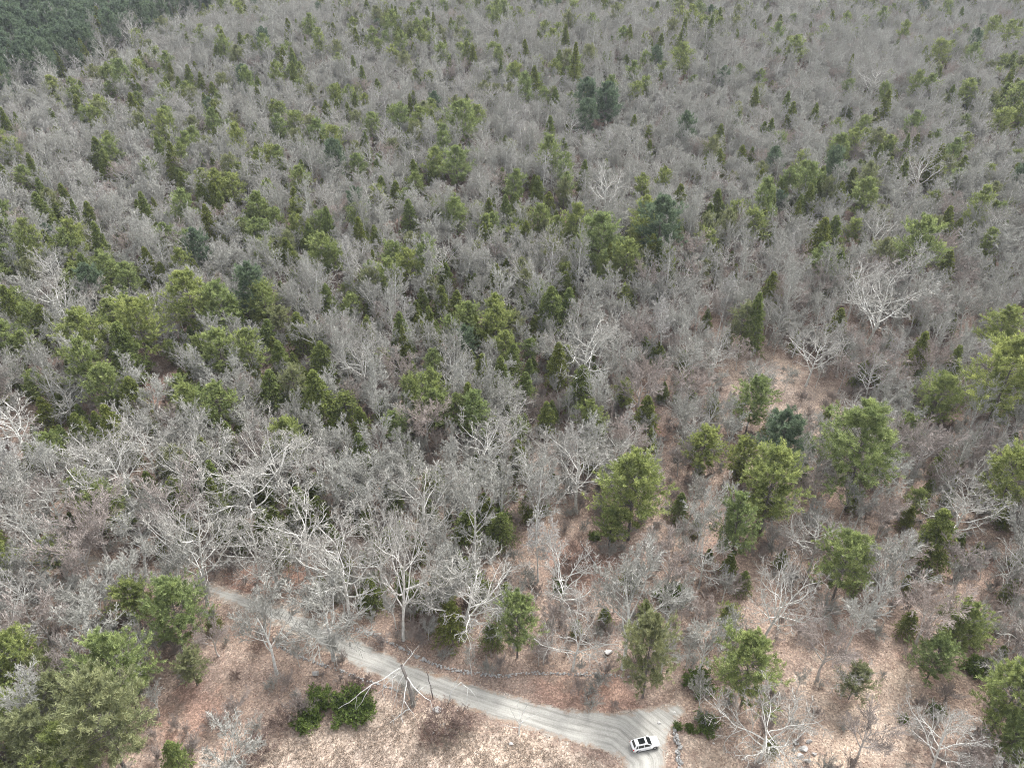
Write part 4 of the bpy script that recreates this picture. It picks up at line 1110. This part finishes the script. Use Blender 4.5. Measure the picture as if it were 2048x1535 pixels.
def straw_mat():
    m, t, N, L = nt_new('dry straw')
    a = N.new('ShaderNodeAttribute'); a.attribute_name = 'tone'
    r = ramp(N, [(0, (.36, .28, .22)), (.4, (.41, .335, .275)), (.8, (.45, .38, .32)), (1, (.52, .46, .39))]); L.new(a.outputs['Fac'], r.inputs[0])
    d = N.new('ShaderNodeBsdfDiffuse'); L.new(r.outputs[0], d.inputs['Color'])
    o = N.new('ShaderNodeOutputMaterial'); L.new(d.outputs[0], o.inputs['Surface']); return m
o = link('dry_grass', mb.mesh('dry_grass', straw_mat())); tag(o, 'dry straw coloured grass covering the open field at the bottom', 'grass', kind='stuff')
# curled leaves lying on the open floor
mb = MB()
lv = floor_points(60000, (-95, 110, 48, 150), lambda x, y: in_view(x, y, 20) * (poly_sd(FIELD, x, y) < 1.5) * (poly_sd(ROAD, x, y) < -.1) * np.clip(1.35 - np.hypot(x, y) / 160, .1, 1))
n = len(lv); c = np.stack([lv[:, 0], lv[:, 1], T(lv[:, 0], lv[:, 1]) + rng.uniform(.02, .1, n)], -1)
a1 = norm(rng.normal(0, 1, (n, 3)) * [1, 1, .45]); a2 = norm(np.cross(a1, rng.normal(0, 1, (n, 3)) * [1, 1, .3] + [0, 0, .8]))
w = rng.uniform(.05, .13, n)[:, None]
v = np.stack([c - a1 * w, c + a2 * w * .7, c + a1 * w, c - a2 * w * .7], 1).reshape(-1, 3)
mb.add(v, quads=np.arange(n * 4).reshape(-1, 4), a=rng.random(n).repeat(4))
def fallen_mat():
    m, t, N, L = nt_new('fallen leaves')
    a = N.new('ShaderNodeAttribute'); a.attribute_name = 'tone'
    r = ramp(N, [(0, (.13, .075, .055)), (.4, (.29, .18, .135)), (.75, (.42, .29, .22)), (1, (.58, .47, .39))]); L.new(a.outputs['Fac'], r.inputs[0])
    d = N.new('ShaderNodeBsdfDiffuse'); L.new(r.outputs[0], d.inputs['Color'])
    o = N.new('ShaderNodeOutputMaterial'); L.new(d.outputs[0], o.inputs['Surface']); return m
o = link('fallen_leaves', mb.mesh('fallen_leaves', fallen_mat())); tag(o, 'russet fallen leaves lying over the open forest floor', 'leaves', kind='stuff')
# low scrub in the valley edge beyond the near wood
(e0x, e0y), (e1x, e1y) = EDGE
ev = np.array([e1x - e0x, e1y - e0y]); eL = np.hypot(*ev); ev /= eL; en = np.array([-ev[1], ev[0]])
rec = []
for i in range(700):
    t = rng.uniform(-.35, 1.5) * eL; dd = rng.uniform(0, 27)
    x, y = np.array([e0x, e0y]) + ev * t + en * dd
    s = rng.uniform(.8, 1.7); rec.append((x, y, float(T(x, y)), rng.random() * 6.28, s, s, int(rng.integers(3))))
gn_scatter('valley_undergrowth', rec, [bsrc[('brush', 0)], bsrc[('brush', 1)], bsrc[('brush', 2)]], 'low grey scrub in the gap before the far dark evergreen stand', 'undergrowth')

# ------------------------------------------------------------------ stones
import bmesh
def stone_mesh(seed, mat):
    g = np.random.default_rng(seed)
    bm = bmesh.new()
    p = norm(g.normal(0, 1, (15, 3))) * g.uniform(.75, 1.05, (15, 1)) * np.array([.5, .38, .27])
    vs = [bm.verts.new(tuple(q)) for q in p]
    bmesh.ops.convex_hull(bm, input=vs)
    bmesh.ops.delete(bm, geom=[v for v in bm.verts if not v.link_faces], context='VERTS')
    bmesh.ops.recalc_face_normals(bm, faces=bm.faces)
    me = bpy.data.meshes.new('stone'); bm.to_mesh(me); bm.free(); me.materials.append(mat); return me
smat = plain('lichen grey stone', (.40, .39, .375), .9, var=.38, scale=5, bump=.3)
STM = [stone_mesh(i, smat) for i in range(8)]
def wall(path, name, label, n_across, step, size, most=290, skip=0.0):
    P_ = np.array([at(*p) for p in path]); sg = np.r_[0, np.cumsum(np.linalg.norm(np.diff(P_, axis=0), axis=1))]
    b = P_[0]; root = bpy.data.objects.new(name, None); COL.objects.link(root); root.location = (b[0], b[1], float(T(*b)))
    tag(root, label, 'stone wall', 'dry stone walls')
    L = sg[-1]; k = 0; t = 0
    while t < L and k < most:
        i = min(np.searchsorted(sg, t, 'right') - 1, len(P_) - 2); f = (t - sg[i]) / (sg[i + 1] - sg[i])
        p = P_[i] * (1 - f) + P_[i + 1] * f; dv_ = norm(P_[i + 1] - P_[i]); nv = np.array([-dv_[1], dv_[0]])
        for a in range(n_across):
            if rng.random() < skip: continue
            if k >= most: break
            layer = 1 if (a == n_across - 1 and n_across > 1) else 0
            off = 0 if layer else (a - (n_across - 2) / 2) * size * .62
            q = p + nv * (off + rng.normal(0, size * .14)) + dv_ * rng.normal(0, step * .25)
            z = float(T(*q)) + size * (.12 if not layer else .42) + rng.normal(0, .03)
            s = size * rng.uniform(.65, 1.35)
            o = link('stone', STM[int(rng.integers(8))], root)
            o.location = (q[0] - b[0], q[1] - b[1], z - root.location[2])
            o.rotation_euler = (rng.normal(0, .35), rng.normal(0, .35), math.atan2(dv_[1], dv_[0]) + rng.normal(0, .6)); o.scale = (s, s * rng.uniform(.8, 1.2), s * rng.uniform(.8, 1.3)); k += 1
        t += step * rng.uniform(.8, 1.2)
    return root
wall([(1349, 1468), (1353, 1480), (1360, 1492), (1355, 1512), (1362, 1530), (1368, 1560), (1372, 1600)], 'stone_wall', 'short tumbled stone wall running down beside the white car', 3, .55, .72)
wall([(690, 1252), (744, 1268), (789, 1289), (820, 1306), (848, 1320), (883, 1333), (918, 1341), (953, 1346), (988, 1352), (1019, 1351)], 'stone_wall', 'old stone wall along the far verge of the road below the tangled oak', 3, .58, .55, 285, .1)
wall([(1022, 1350), (1052, 1345), (1100, 1347), (1150, 1348), (1195, 1347), (1258, 1354)], 'stone_wall', 'straight stone wall under the fan-shaped tree ending at the faded pine', 3, .5, .48, 285, .15)
wall([(555, 1291), (601, 1315), (639, 1327), (681, 1341), (716, 1355), (751, 1366), (800, 1382)], 'stone_wall', 'old stone wall along the near verge of the road above the laurel bush', 3, .55, .52, 285, .12)

def boulder(px_, py_, size, label, name='boulder', m=None, sc=(1, 1, 1), rot=0.0):
    x, y = at(px_, py_)
    me = stone_mesh(int(px_ + py_), m or smat)
    o = link(name, me, loc=(x, y, float(T(x, y)) + size * .15)); o.scale = (size * sc[0], size * sc[1], size * sc[2]); o.rotation_euler = (0, 0, rot)
    tag(o, label, 'rock', 'loose rocks' if name == 'boulder' else None); return o
pale = plain('pale stone', (.62, .60, .57), .85, var=.2, scale=4)
boulder(1022, 1487, .9, 'small white rock in the straw just below the road', m=pale)
boulder(1318, 1445, .75, 'white rock lying on the gravel fork above the car', m=pale)
boulder(1349, 1424, .55, 'tiny white rock where the side track leaves the road', m=pale)
boulder(1427, 1486, .5, 'tiny white stone in the litter below the round dark bush', m=pale)
boulder(1439, 1455, .8, 'narrow pale stone standing beside the round dark bush', m=pale, sc=(.5, .5, 1.6))
boulder(1349, 1460, 1.3, 'long grey slab at the head of the short stone wall', sc=(.55, 1.5, .7), rot=.1)
boulder(631, 1348, 1.8, 'grey boulder beside the stone wall above the fuzzy bush')
boulder(875, 1421, 1.9, 'flat grey rock between the broken tree and the largest thicket')
boulder(1216, 1306, 2.0, 'large pale boulder at the foot of the fan-shaped tree', m=pale)
for i, (a, b, s_, lb) in enumerate([(1592, 1487, 1.5, 'upper grey rock of the whitish heap at the bottom'), (1606, 1497, 1.7, 'widest rock of the whitish heap at the bottom'), (1618, 1483, 1.2, 'whitish rock nearest the open litter in the bottom heap'),
                                 (1600, 1512, 1.5, 'low rock in the middle of the bottom heap'), (1614, 1522, 1.3, 'lowest pale rock of the bottom heap'), (1628, 1508, 1.0, 'small rock at the edge of the sand beside the bottom heap'), (1588, 1500, 1.1, 'small rock under the pale oak in the bottom heap')]):
    boulder(a, b, s_, lb)

# ------------------------------------------------------------------ dead wood
def wood(name, label, cat, paths, mat, base, group=None):
    """paths: list of (points [(x,y,z)...], r0, r1) relative to base"""
    root = bpy.data.objects.new(name, None); COL.objects.link(root); root.location = base; tag(root, label, cat, group)
    for nm, pp, r0, r1 in paths:
        mb = MB(); p = np.array(pp, float)
        # subdivide and roughen
        t = np.linspace(0, len(p) - 1, (len(p) - 1) * 3 + 1); i = np.minimum(t.astype(int), len(p) - 2); f = (t - i)[:, None]
        q = p[i] * (1 - f) + p[i + 1] * f; q[1:-1] += rng.normal(0, .07, (len(q) - 2, 3))
        tubes(mb, q[None], np.linspace(r0, r1, len(q))[None], 6)
        link(nm, mb.mesh(nm, M['snag'] if (name, nm) == ('broken_tree', 'trunk') else mat), root, kind=None)
    return root
def gp(px_, py_):
    x, y = at(px_, py_); return x, y, float(T(x, y))
b = gp(827, 1411)
wood('broken_tree', 'broken dead tree with drooping bleached limbs standing at the road edge', 'dead tree', [
    ('trunk', [(0, 0, -.2), (-.3, .3, 3.5), (-.7, .5, 7), (-1.3, .8, 9.6)], .38, .22),
    ('limb', [(-1.1, .8, 9.2), (-4.0, 0, 7.6), (-7.0, -1, 6.2), (-10, -1.8, 3.6), (-11.5, -2.4, 3.0)], 0.115, 0.035),
    ('limb', [(-1.1, .8, 9.0), (-3.2, -.2, 7.2), (-5.2, -1.4, 5.4)], 0.086, 0.028), ('limb', [(-.9, .6, 8), (-2.0, -.8, 6.4), (-2.4, -2, 2.6)], 0.086, 0.028),
    ('limb', [(-.7, .5, 7.2), (1.2, -1.2, 5.6), (3.2, -2.2, 4.8), (3.4, -3, 2.2)], 0.094, 0.028), ('limb', [(-.6, .4, 6.6), (-1.0, -2, 4.6), (-1.6, -3.0, 1.4), (-1.2, -3.6, .4)], 0.086, 0.028),
    ('limb', [(-1.2, .8, 9.3), (.4, 2, 10.8), (1.4, 3.2, 11.6)], 0.072, 0.021), ('limb', [(-2.8, .2, 8.1), (-3.0, -1.4, 5.6), (-3.2, -2.0, 3.8)], 0.058, 0.021), ('limb', [(-4.0, 0, 7.6), (-4.4, -1.2, 5.4), (-4.0, -1.8, 3.4)], .06, .02), ('limb', [(-6.2, -.8, 6.5), (-7.6, -2.2, 4.6), (-8.6, -2.6, 3.0)], .06, .02), ('limb', [(-8.6, -1.5, 4.9), (-8.8, -2.4, 2.8)], .05, .02),
    ('limb', [(1.2, -1.2, 5.6), (2.6, -.4, 6.2), (3.6, -.2, 6.0)], .06, .02), ('limb', [(-1.0, -2, 4.6), (.4, -3, 2.6), (.8, -3.4, 1.2)], .06, .02), ('limb', [(-2.2, -1.2, 4.8), (-3.2, -2.6, 2.4)], .05, .02), ('limb', [(.4, 2, 10.8), (-.6, 2.8, 12.0)], .05, .02)], M['birch'], b)
b = gp(866, 1398)
wood('leaning_pole', 'thin dark leaning dead stem crossing the gravel beside the broken tree', 'dead tree', [('trunk', [(0, 0, 0), (-.4, .8, 2.6), (-.9, 1.6, 5.2)], .11, .06), ('limb', [(-.3, .6, 1.9), (.3, .2, 3.0)], .05, .02)], M['ctrunk'], b)
b = gp(896, 1402)
wood('bent_sapling', 'pale arched sapling bending over the gravel next to the broken tree', 'dead tree', [('trunk', [(0, -.5, 0), (.6, 0, 2.8), (2.2, .6, 4.4), (3.4, -.2, 3.8), (3.0, -1.4, 1.6), (1.4, -2.2, .3)], .10, .04),
     ('limb', [(.8, 0, 3), (1.8, .8, 5), (2.2, 1.2, 5.6)], .06, .02), ('limb', [(2.2, .6, 4.4), (4.4, -.8, 3.4), (5.4, -2.0, 2.0)], .05, .02)], M['birch'], b)
b = gp(1038, 1467)
wood('dead_sapling', 'small white dead tree with a few bare arms at the near road edge', 'dead tree', [('trunk', [(0, 0, 0), (.1, .3, 2.4), (.5, .8, 4.6)], .14, .07),
     ('limb', [(.1, .3, 2.2), (-1.0, .6, 4.4), (-1.4, .9, 5.6)], .07, .02), ('limb', [(.1, .3, 2.4), (1.9, .6, 3.8), (3.6, .9, 4.6)], .07, .02), ('limb', [(.3, .5, 3.4), (-.3, 1.4, 5.6), (.0, 2.0, 6.6)], .06, .02),
     ('limb', [(.4, .6, 4.0), (1.2, 1.2, 5.8), (1.9, 1.6, 6.6)], .06, .02), ('limb', [(0, .2, 1.6), (-2.0, -.2, 2.6), (-2.8, -.3, 2.8)], .05, .02)], M['birch'], b)
def log(p0, p1, r, label, mat=None, h0=0.0):
    a = gp(*p0); c = gp(*p1)
    d = np.array(c) - np.array(a)
    pts_ = [(0, 0, r + h0), tuple(d * .5 + [0, 0, r + h0 * .5]), tuple(d + [0, 0, r])]
    L = np.hypot(d[0], d[1]); u = d / max(L, .1); w_ = np.array([-u[1], u[0], 0])
    ps = [('log_stem', pts_, r, r * .45)]
    for k, sgn in ((.45, 1), (.62, -1), (.8, 1)):
        o_ = d * k; ps.append(('branch', [tuple(o_ + [0, 0, r]), tuple(o_ + u * .6 + w_ * sgn * 1.0 + [0, 0, r + .4])], r * .35, .02))
    wood('fallen_log', label, 'log', ps, mat or M['birch'], a, 'fallen logs')
log((1195, 1138), (1161, 1083), .16, 'white fallen birch log crossing the litter beyond the brush pile', h0=.3)
log((1052, 1170), (1082, 1192), .12, 'grey fallen stem lying at the near side of the leafy clearing', M['ctrunk'])
log((1040, 1163), (1075, 1170), .10, 'thin dark stick lying across the grey fallen stem', M['ctrunk'])
log((820, 1418), (779, 1446), .10, 'thin bleached branch lying in the straw below the broken tree')
log((882, 1448), (862, 1470), .10, 'pale stick lying inside the largest brown thicket')
log((888, 1446), (898, 1476), .09, 'second pale stick in the largest brown thicket, the steeper one')
log((1000, 1090), (1010, 1102), .1, 'short dark log behind the birch pair', M['ctrunk'])
log((1450, 1010), (1475, 1030), .14, 'grey fallen trunk in the litter behind the tall narrow pine')
log((1650, 940), (1640, 985), .12, 'dark fallen trunk beside the largest pine', M['ctrunk'])
log((1350, 1180), (1335, 1160), .1, 'short grey log behind the fan-shaped tree')

# ------------------------------------------------------------------ the white car
def build_car():
    paint = plain('white car paint', (.80, .80, .80), .32, coat=.5)
    glass = plain('dark car glass', (.012, .014, .016), .08, coat=.3)
    black = plain('black plastic', (.03, .03, .032), .55)
    rubber = plain('tyre rubber', (.025, .025, .025), .8)
    alloy = plain('grey alloy', (.45, .45, .46), .35, .8)
    redl = plain('red tail lamp', (.35, .015, .015), .25)
    lamp = plain('clear lamp', (.70, .72, .74), .12)
    p0, p1 = np.array(at(1264, 1493)), np.array(at(1315, 1482))
    c = np.array(at(1289, 1491)); d = p1 - p0
    root = bpy.data.objects.new('parked_car', None); COL.objects.link(root)
    root.location = (c[0], c[1], float(T(*c)) + .035); root.rotation_euler = (0, 0, math.atan2(d[1], d[0])); root.scale = (.96, .98, .98)
    tag(root, 'white sport utility car with a black sunroof parked on the gravel fork', 'car')
    def loft(st, name, mat, cap=True, parent=root, smooth=True):
        """st: list of (x, [(y,z)...] half ring from top centre outwards to bottom centre)"""
        rings = []
        for x, half in st:
            ring = [(x, y, z) for y, z in half] + [(x, -y, z) for y, z in reversed(half[1:-1])]
            rings.append(ring)
        n = len(rings[0]); v = [p for r_ in rings for p in r_]; q = []; tr_ = []
        for i in range(len(rings) - 1):
            for k in range(n): q.append((i * n + k, i * n + (k + 1) % n, (i + 1) * n + (k + 1) % n, (i + 1) * n + k))
        v += [tuple(np.mean(rings[0], 0)), tuple(np.mean(rings[-1], 0))]
        for k in range(n):
            tr_.append((len(v) - 2, (k + 1) % n, k)); tr_.append((len(v) - 1, (len(rings) - 1) * n + k, (len(rings) - 1) * n + (k + 1) % n))
        return link(name, make_mesh(name, v, [np.array(q), np.array(tr_)], mat, smooth=smooth), parent)
    def box(name, x0, x1, y0, y1, z0, z1, mat, parent=root, bev=.02):
        bm = bmesh.new(); bmesh.ops.create_cube(bm, size=1)
        for v_ in bm.verts: v_.co = ((x0 + x1) / 2 + v_.co.x * (x1 - x0), (y0 + y1) / 2 + v_.co.y * (y1 - y0), (z0 + z1) / 2 + v_.co.z * (z1 - z0))
        if bev: bmesh.ops.bevel(bm, geom=bm.edges[:], offset=min(bev, .45 * min(x1 - x0, abs(y1 - y0), z1 - z0)), segments=2, affect='EDGES')
        me = bpy.data.meshes.new(name); bm.to_mesh(me); bm.free(); me.materials.append(mat); return link(name, me, parent)
    def half(w, zt, zl):
        return [(0, zt), (w * .55, zt - .005), (w * .86, zt - .03), (w * .97, zt - .12), (w, zt - .30), (w * .99, zl + .12), (w * .93, zl), (0, zl)]
    loft([(-2.34, half(.70, .92, .50)), (-2.28, half(.86, 1.02, .36)), (-2.0, half(.92, 1.06, .29)), (-1.2, half(.94, 1.05, .26)), (0, half(.94, 1.03, .26)), (.95, half(.94, 1.03, .26)),
          (1.5, half(.935, 1.00, .27)), (2.0, half(.90, .94, .30)), (2.24, half(.80, .84, .36)), (2.36, half(.60, .70, .48))], 'body', paint)
    # greenhouse: sloping dark glass between white pillars and roof
    def ghalf(w0, w1, z): return [(0, z), (w1 * .9, z), (w1, z - .02), (w0, 1.0), (0, 1.0)]
    def pane(name, pts_, mat, th=.012):
        p = np.array(pts_, float); nrm = norm(np.cross(p[1] - p[0], p[2] - p[0]))
        v = np.concatenate([p, p - nrm * th]); n = len(p)
        f4 = [(0, 1, 2, 3), (7, 6, 5, 4)] + [(i, i + 4, (i + 1) % 4 + 4, (i + 1) % 4) for i in range(4)]
        return link(name, make_mesh(name, v, [np.array(f4)], mat), root)
    loft([(-2.12, ghalf(.80, .60, 1.12)), (-1.78, ghalf(.84, .64, 1.60)), (.12, ghalf(.85, .655, 1.62)), (1.0, ghalf(.80, .70, 1.05))], 'cabin', paint, smooth=False)
    pane('windscreen', [(.965, .66, 1.085), (.965, -.66, 1.085), (.20, -.585, 1.60), (.20, .585, 1.60)], glass)
    pane('rear_window', [(-2.085, -.60, 1.18), (-2.085, .60, 1.18), (-1.83, .55, 1.55), (-1.83, -.55, 1.55)], glass)
    for sy in (1, -1):
        for nm, xa, xb, xc, xd in (('side_window', -.42, .82, .08, -.42), ('side_window', -1.42, -.50, -.50, -1.36), ('quarter_window', -1.88, -1.50, -1.46, -1.70)):
            def yy_(z): return sy * (.858 - (.858 - .662) * (z - 1.0) / .6)
            pts_ = [(xa, yy_(1.07), 1.07), (xb, yy_(1.07), 1.07), (xc, yy_(1.52), 1.52), (xd, yy_(1.52), 1.52)]
            if sy < 0: pts_ = pts_
            else: pts_ = pts_[::-1]
            pane(nm, pts_, glass)
        for xa, xb in ((-.46, .78), (-1.36, -.50)):
            dr = box('door', xa, xb, sy * .930, sy * .948, .44, .86, paint, bev=.008)
            box('door_handle', xa + .08, xa + .26, sy * .948, sy * .970, .78, .81, alloy, dr, .005)
        box('roof_rail', -1.7, .0, sy * .60, sy * .635, 1.622, 1.665, alloy, bev=.01)
        box('mirror', .62, .82, sy * .92, sy * 1.10, 1.02, 1.18, paint, bev=.04)
        box('headlight', 2.10, 2.30, sy * .56, sy * .80, .70, .80, lamp, bev=.03)
        box('tail_light', -2.345, -2.20, sy * .62, sy * .86, .82, .98, redl, bev=.03)
        box('sill', -1.0, 1.0, sy * .90, sy * .955, .25, .36, black, bev=.02)
        for wx in (-1.40, 1.43):
            mb = MB(); a = np.arange(28) * 2 * PI / 28
            prof = [(.22, .70), (.34, .70), (.365, .74), (.365, .90), (.345, .945), (.25, .95), (.235, .93), (.0, .92)]
            vv = np.array([[(wx + r_ * math.cos(t), sy * y_, .365 + r_ * math.sin(t)) for t in a] for r_, y_ in prof])
            idx = np.arange(vv.shape[0] * 28).reshape(-1, 28)
            q = np.stack([idx[:-1], np.roll(idx[:-1], -1, 1), np.roll(idx[1:], -1, 1), idx[1:]], -1).reshape(-1, 4)
            mb.add(vv.reshape(-1, 3), quads=q); wh = link('wheel', mb.mesh('tyre', rubber), root)
            bm = bmesh.new(); bmesh.ops.create_cone(bm, cap_ends=True, segments=24, radius1=.235, radius2=.21, depth=.02, matrix=Matrix.Translation((wx, sy * .94, .365)) @ Matrix.Rotation(-sy * PI / 2, 4, 'X'))
            me = bpy.data.meshes.new('rim'); bm.to_mesh(me); bm.free(); me.materials.append(alloy); link('rim', me, wh)
            # dark arch round the wheel
            mb = MB(); a2 = np.linspace(0, PI, 14)
            vv = np.array([[(wx + r_ * math.cos(t), sy * y_, .365 + r_ * math.sin(t)) for t in a2] for r_, y_ in ((.375, .9), (.375, .955), (.43, .952), (.43, .9))])
            idx = np.arange(4 * 14).reshape(4, 14); q = np.stack([idx[:-1, :-1], idx[:-1, 1:], idx[1:, 1:], idx[1:, :-1]], -1).reshape(-1, 4)
            mb.add(vv.reshape(-1, 3), quads=q); link('wheel_arch', mb.mesh('wheel_arch', black), root)
    box('sunroof', -1.22, -.12, -.48, .48, 1.600, 1.634, glass, bev=.012)
    box('grille', 2.27, 2.345, -.42, .42, .50, .68, black, bev=.02)
    box('bumper_guard', -2.36, -2.24, -.72, .72, .40, .52, black, bev=.02)
    box('licence_plate', -2.352, -2.335, -.17, .17, .66, .78, plain('plate', (.6, .6, .58), .5), bev=.003)
    box('antenna', -1.70, -1.58, -.03, .03, 1.60, 1.67, paint, bev=.01)
build_car()

# ------------------------------------------------------------------ air
if HAZE:
    hm = bpy.data.materials.new('thin haze'); hm.use_nodes = True; t = hm.node_tree; t.nodes.clear()
    pv = t.nodes.new('ShaderNodeVolumePrincipled'); pv.inputs['Color'].default_value = (.86, .92, 1, 1); pv.inputs['Density'].default_value = HAZE; pv.inputs['Anisotropy'].default_value = .2
    ho = t.nodes.new('ShaderNodeOutputMaterial'); t.links.new(pv.outputs[0], ho.inputs['Volume'])
    top = max(float(Z.max()) + 30, CAM_H + 3); lowz = float(Z.min()) - 1.0
    bm = bmesh.new(); bmesh.ops.create_cube(bm, size=1)
    for v in bm.verts: v.co = (v.co.x * 5800, 1500 + v.co.y * 4600, (top + lowz) / 2 + v.co.z * (top - lowz))
    me = bpy.data.meshes.new('haze'); bm.to_mesh(me); bm.free(); me.materials.append(hm)
    link('haze', me, kind='stuff')
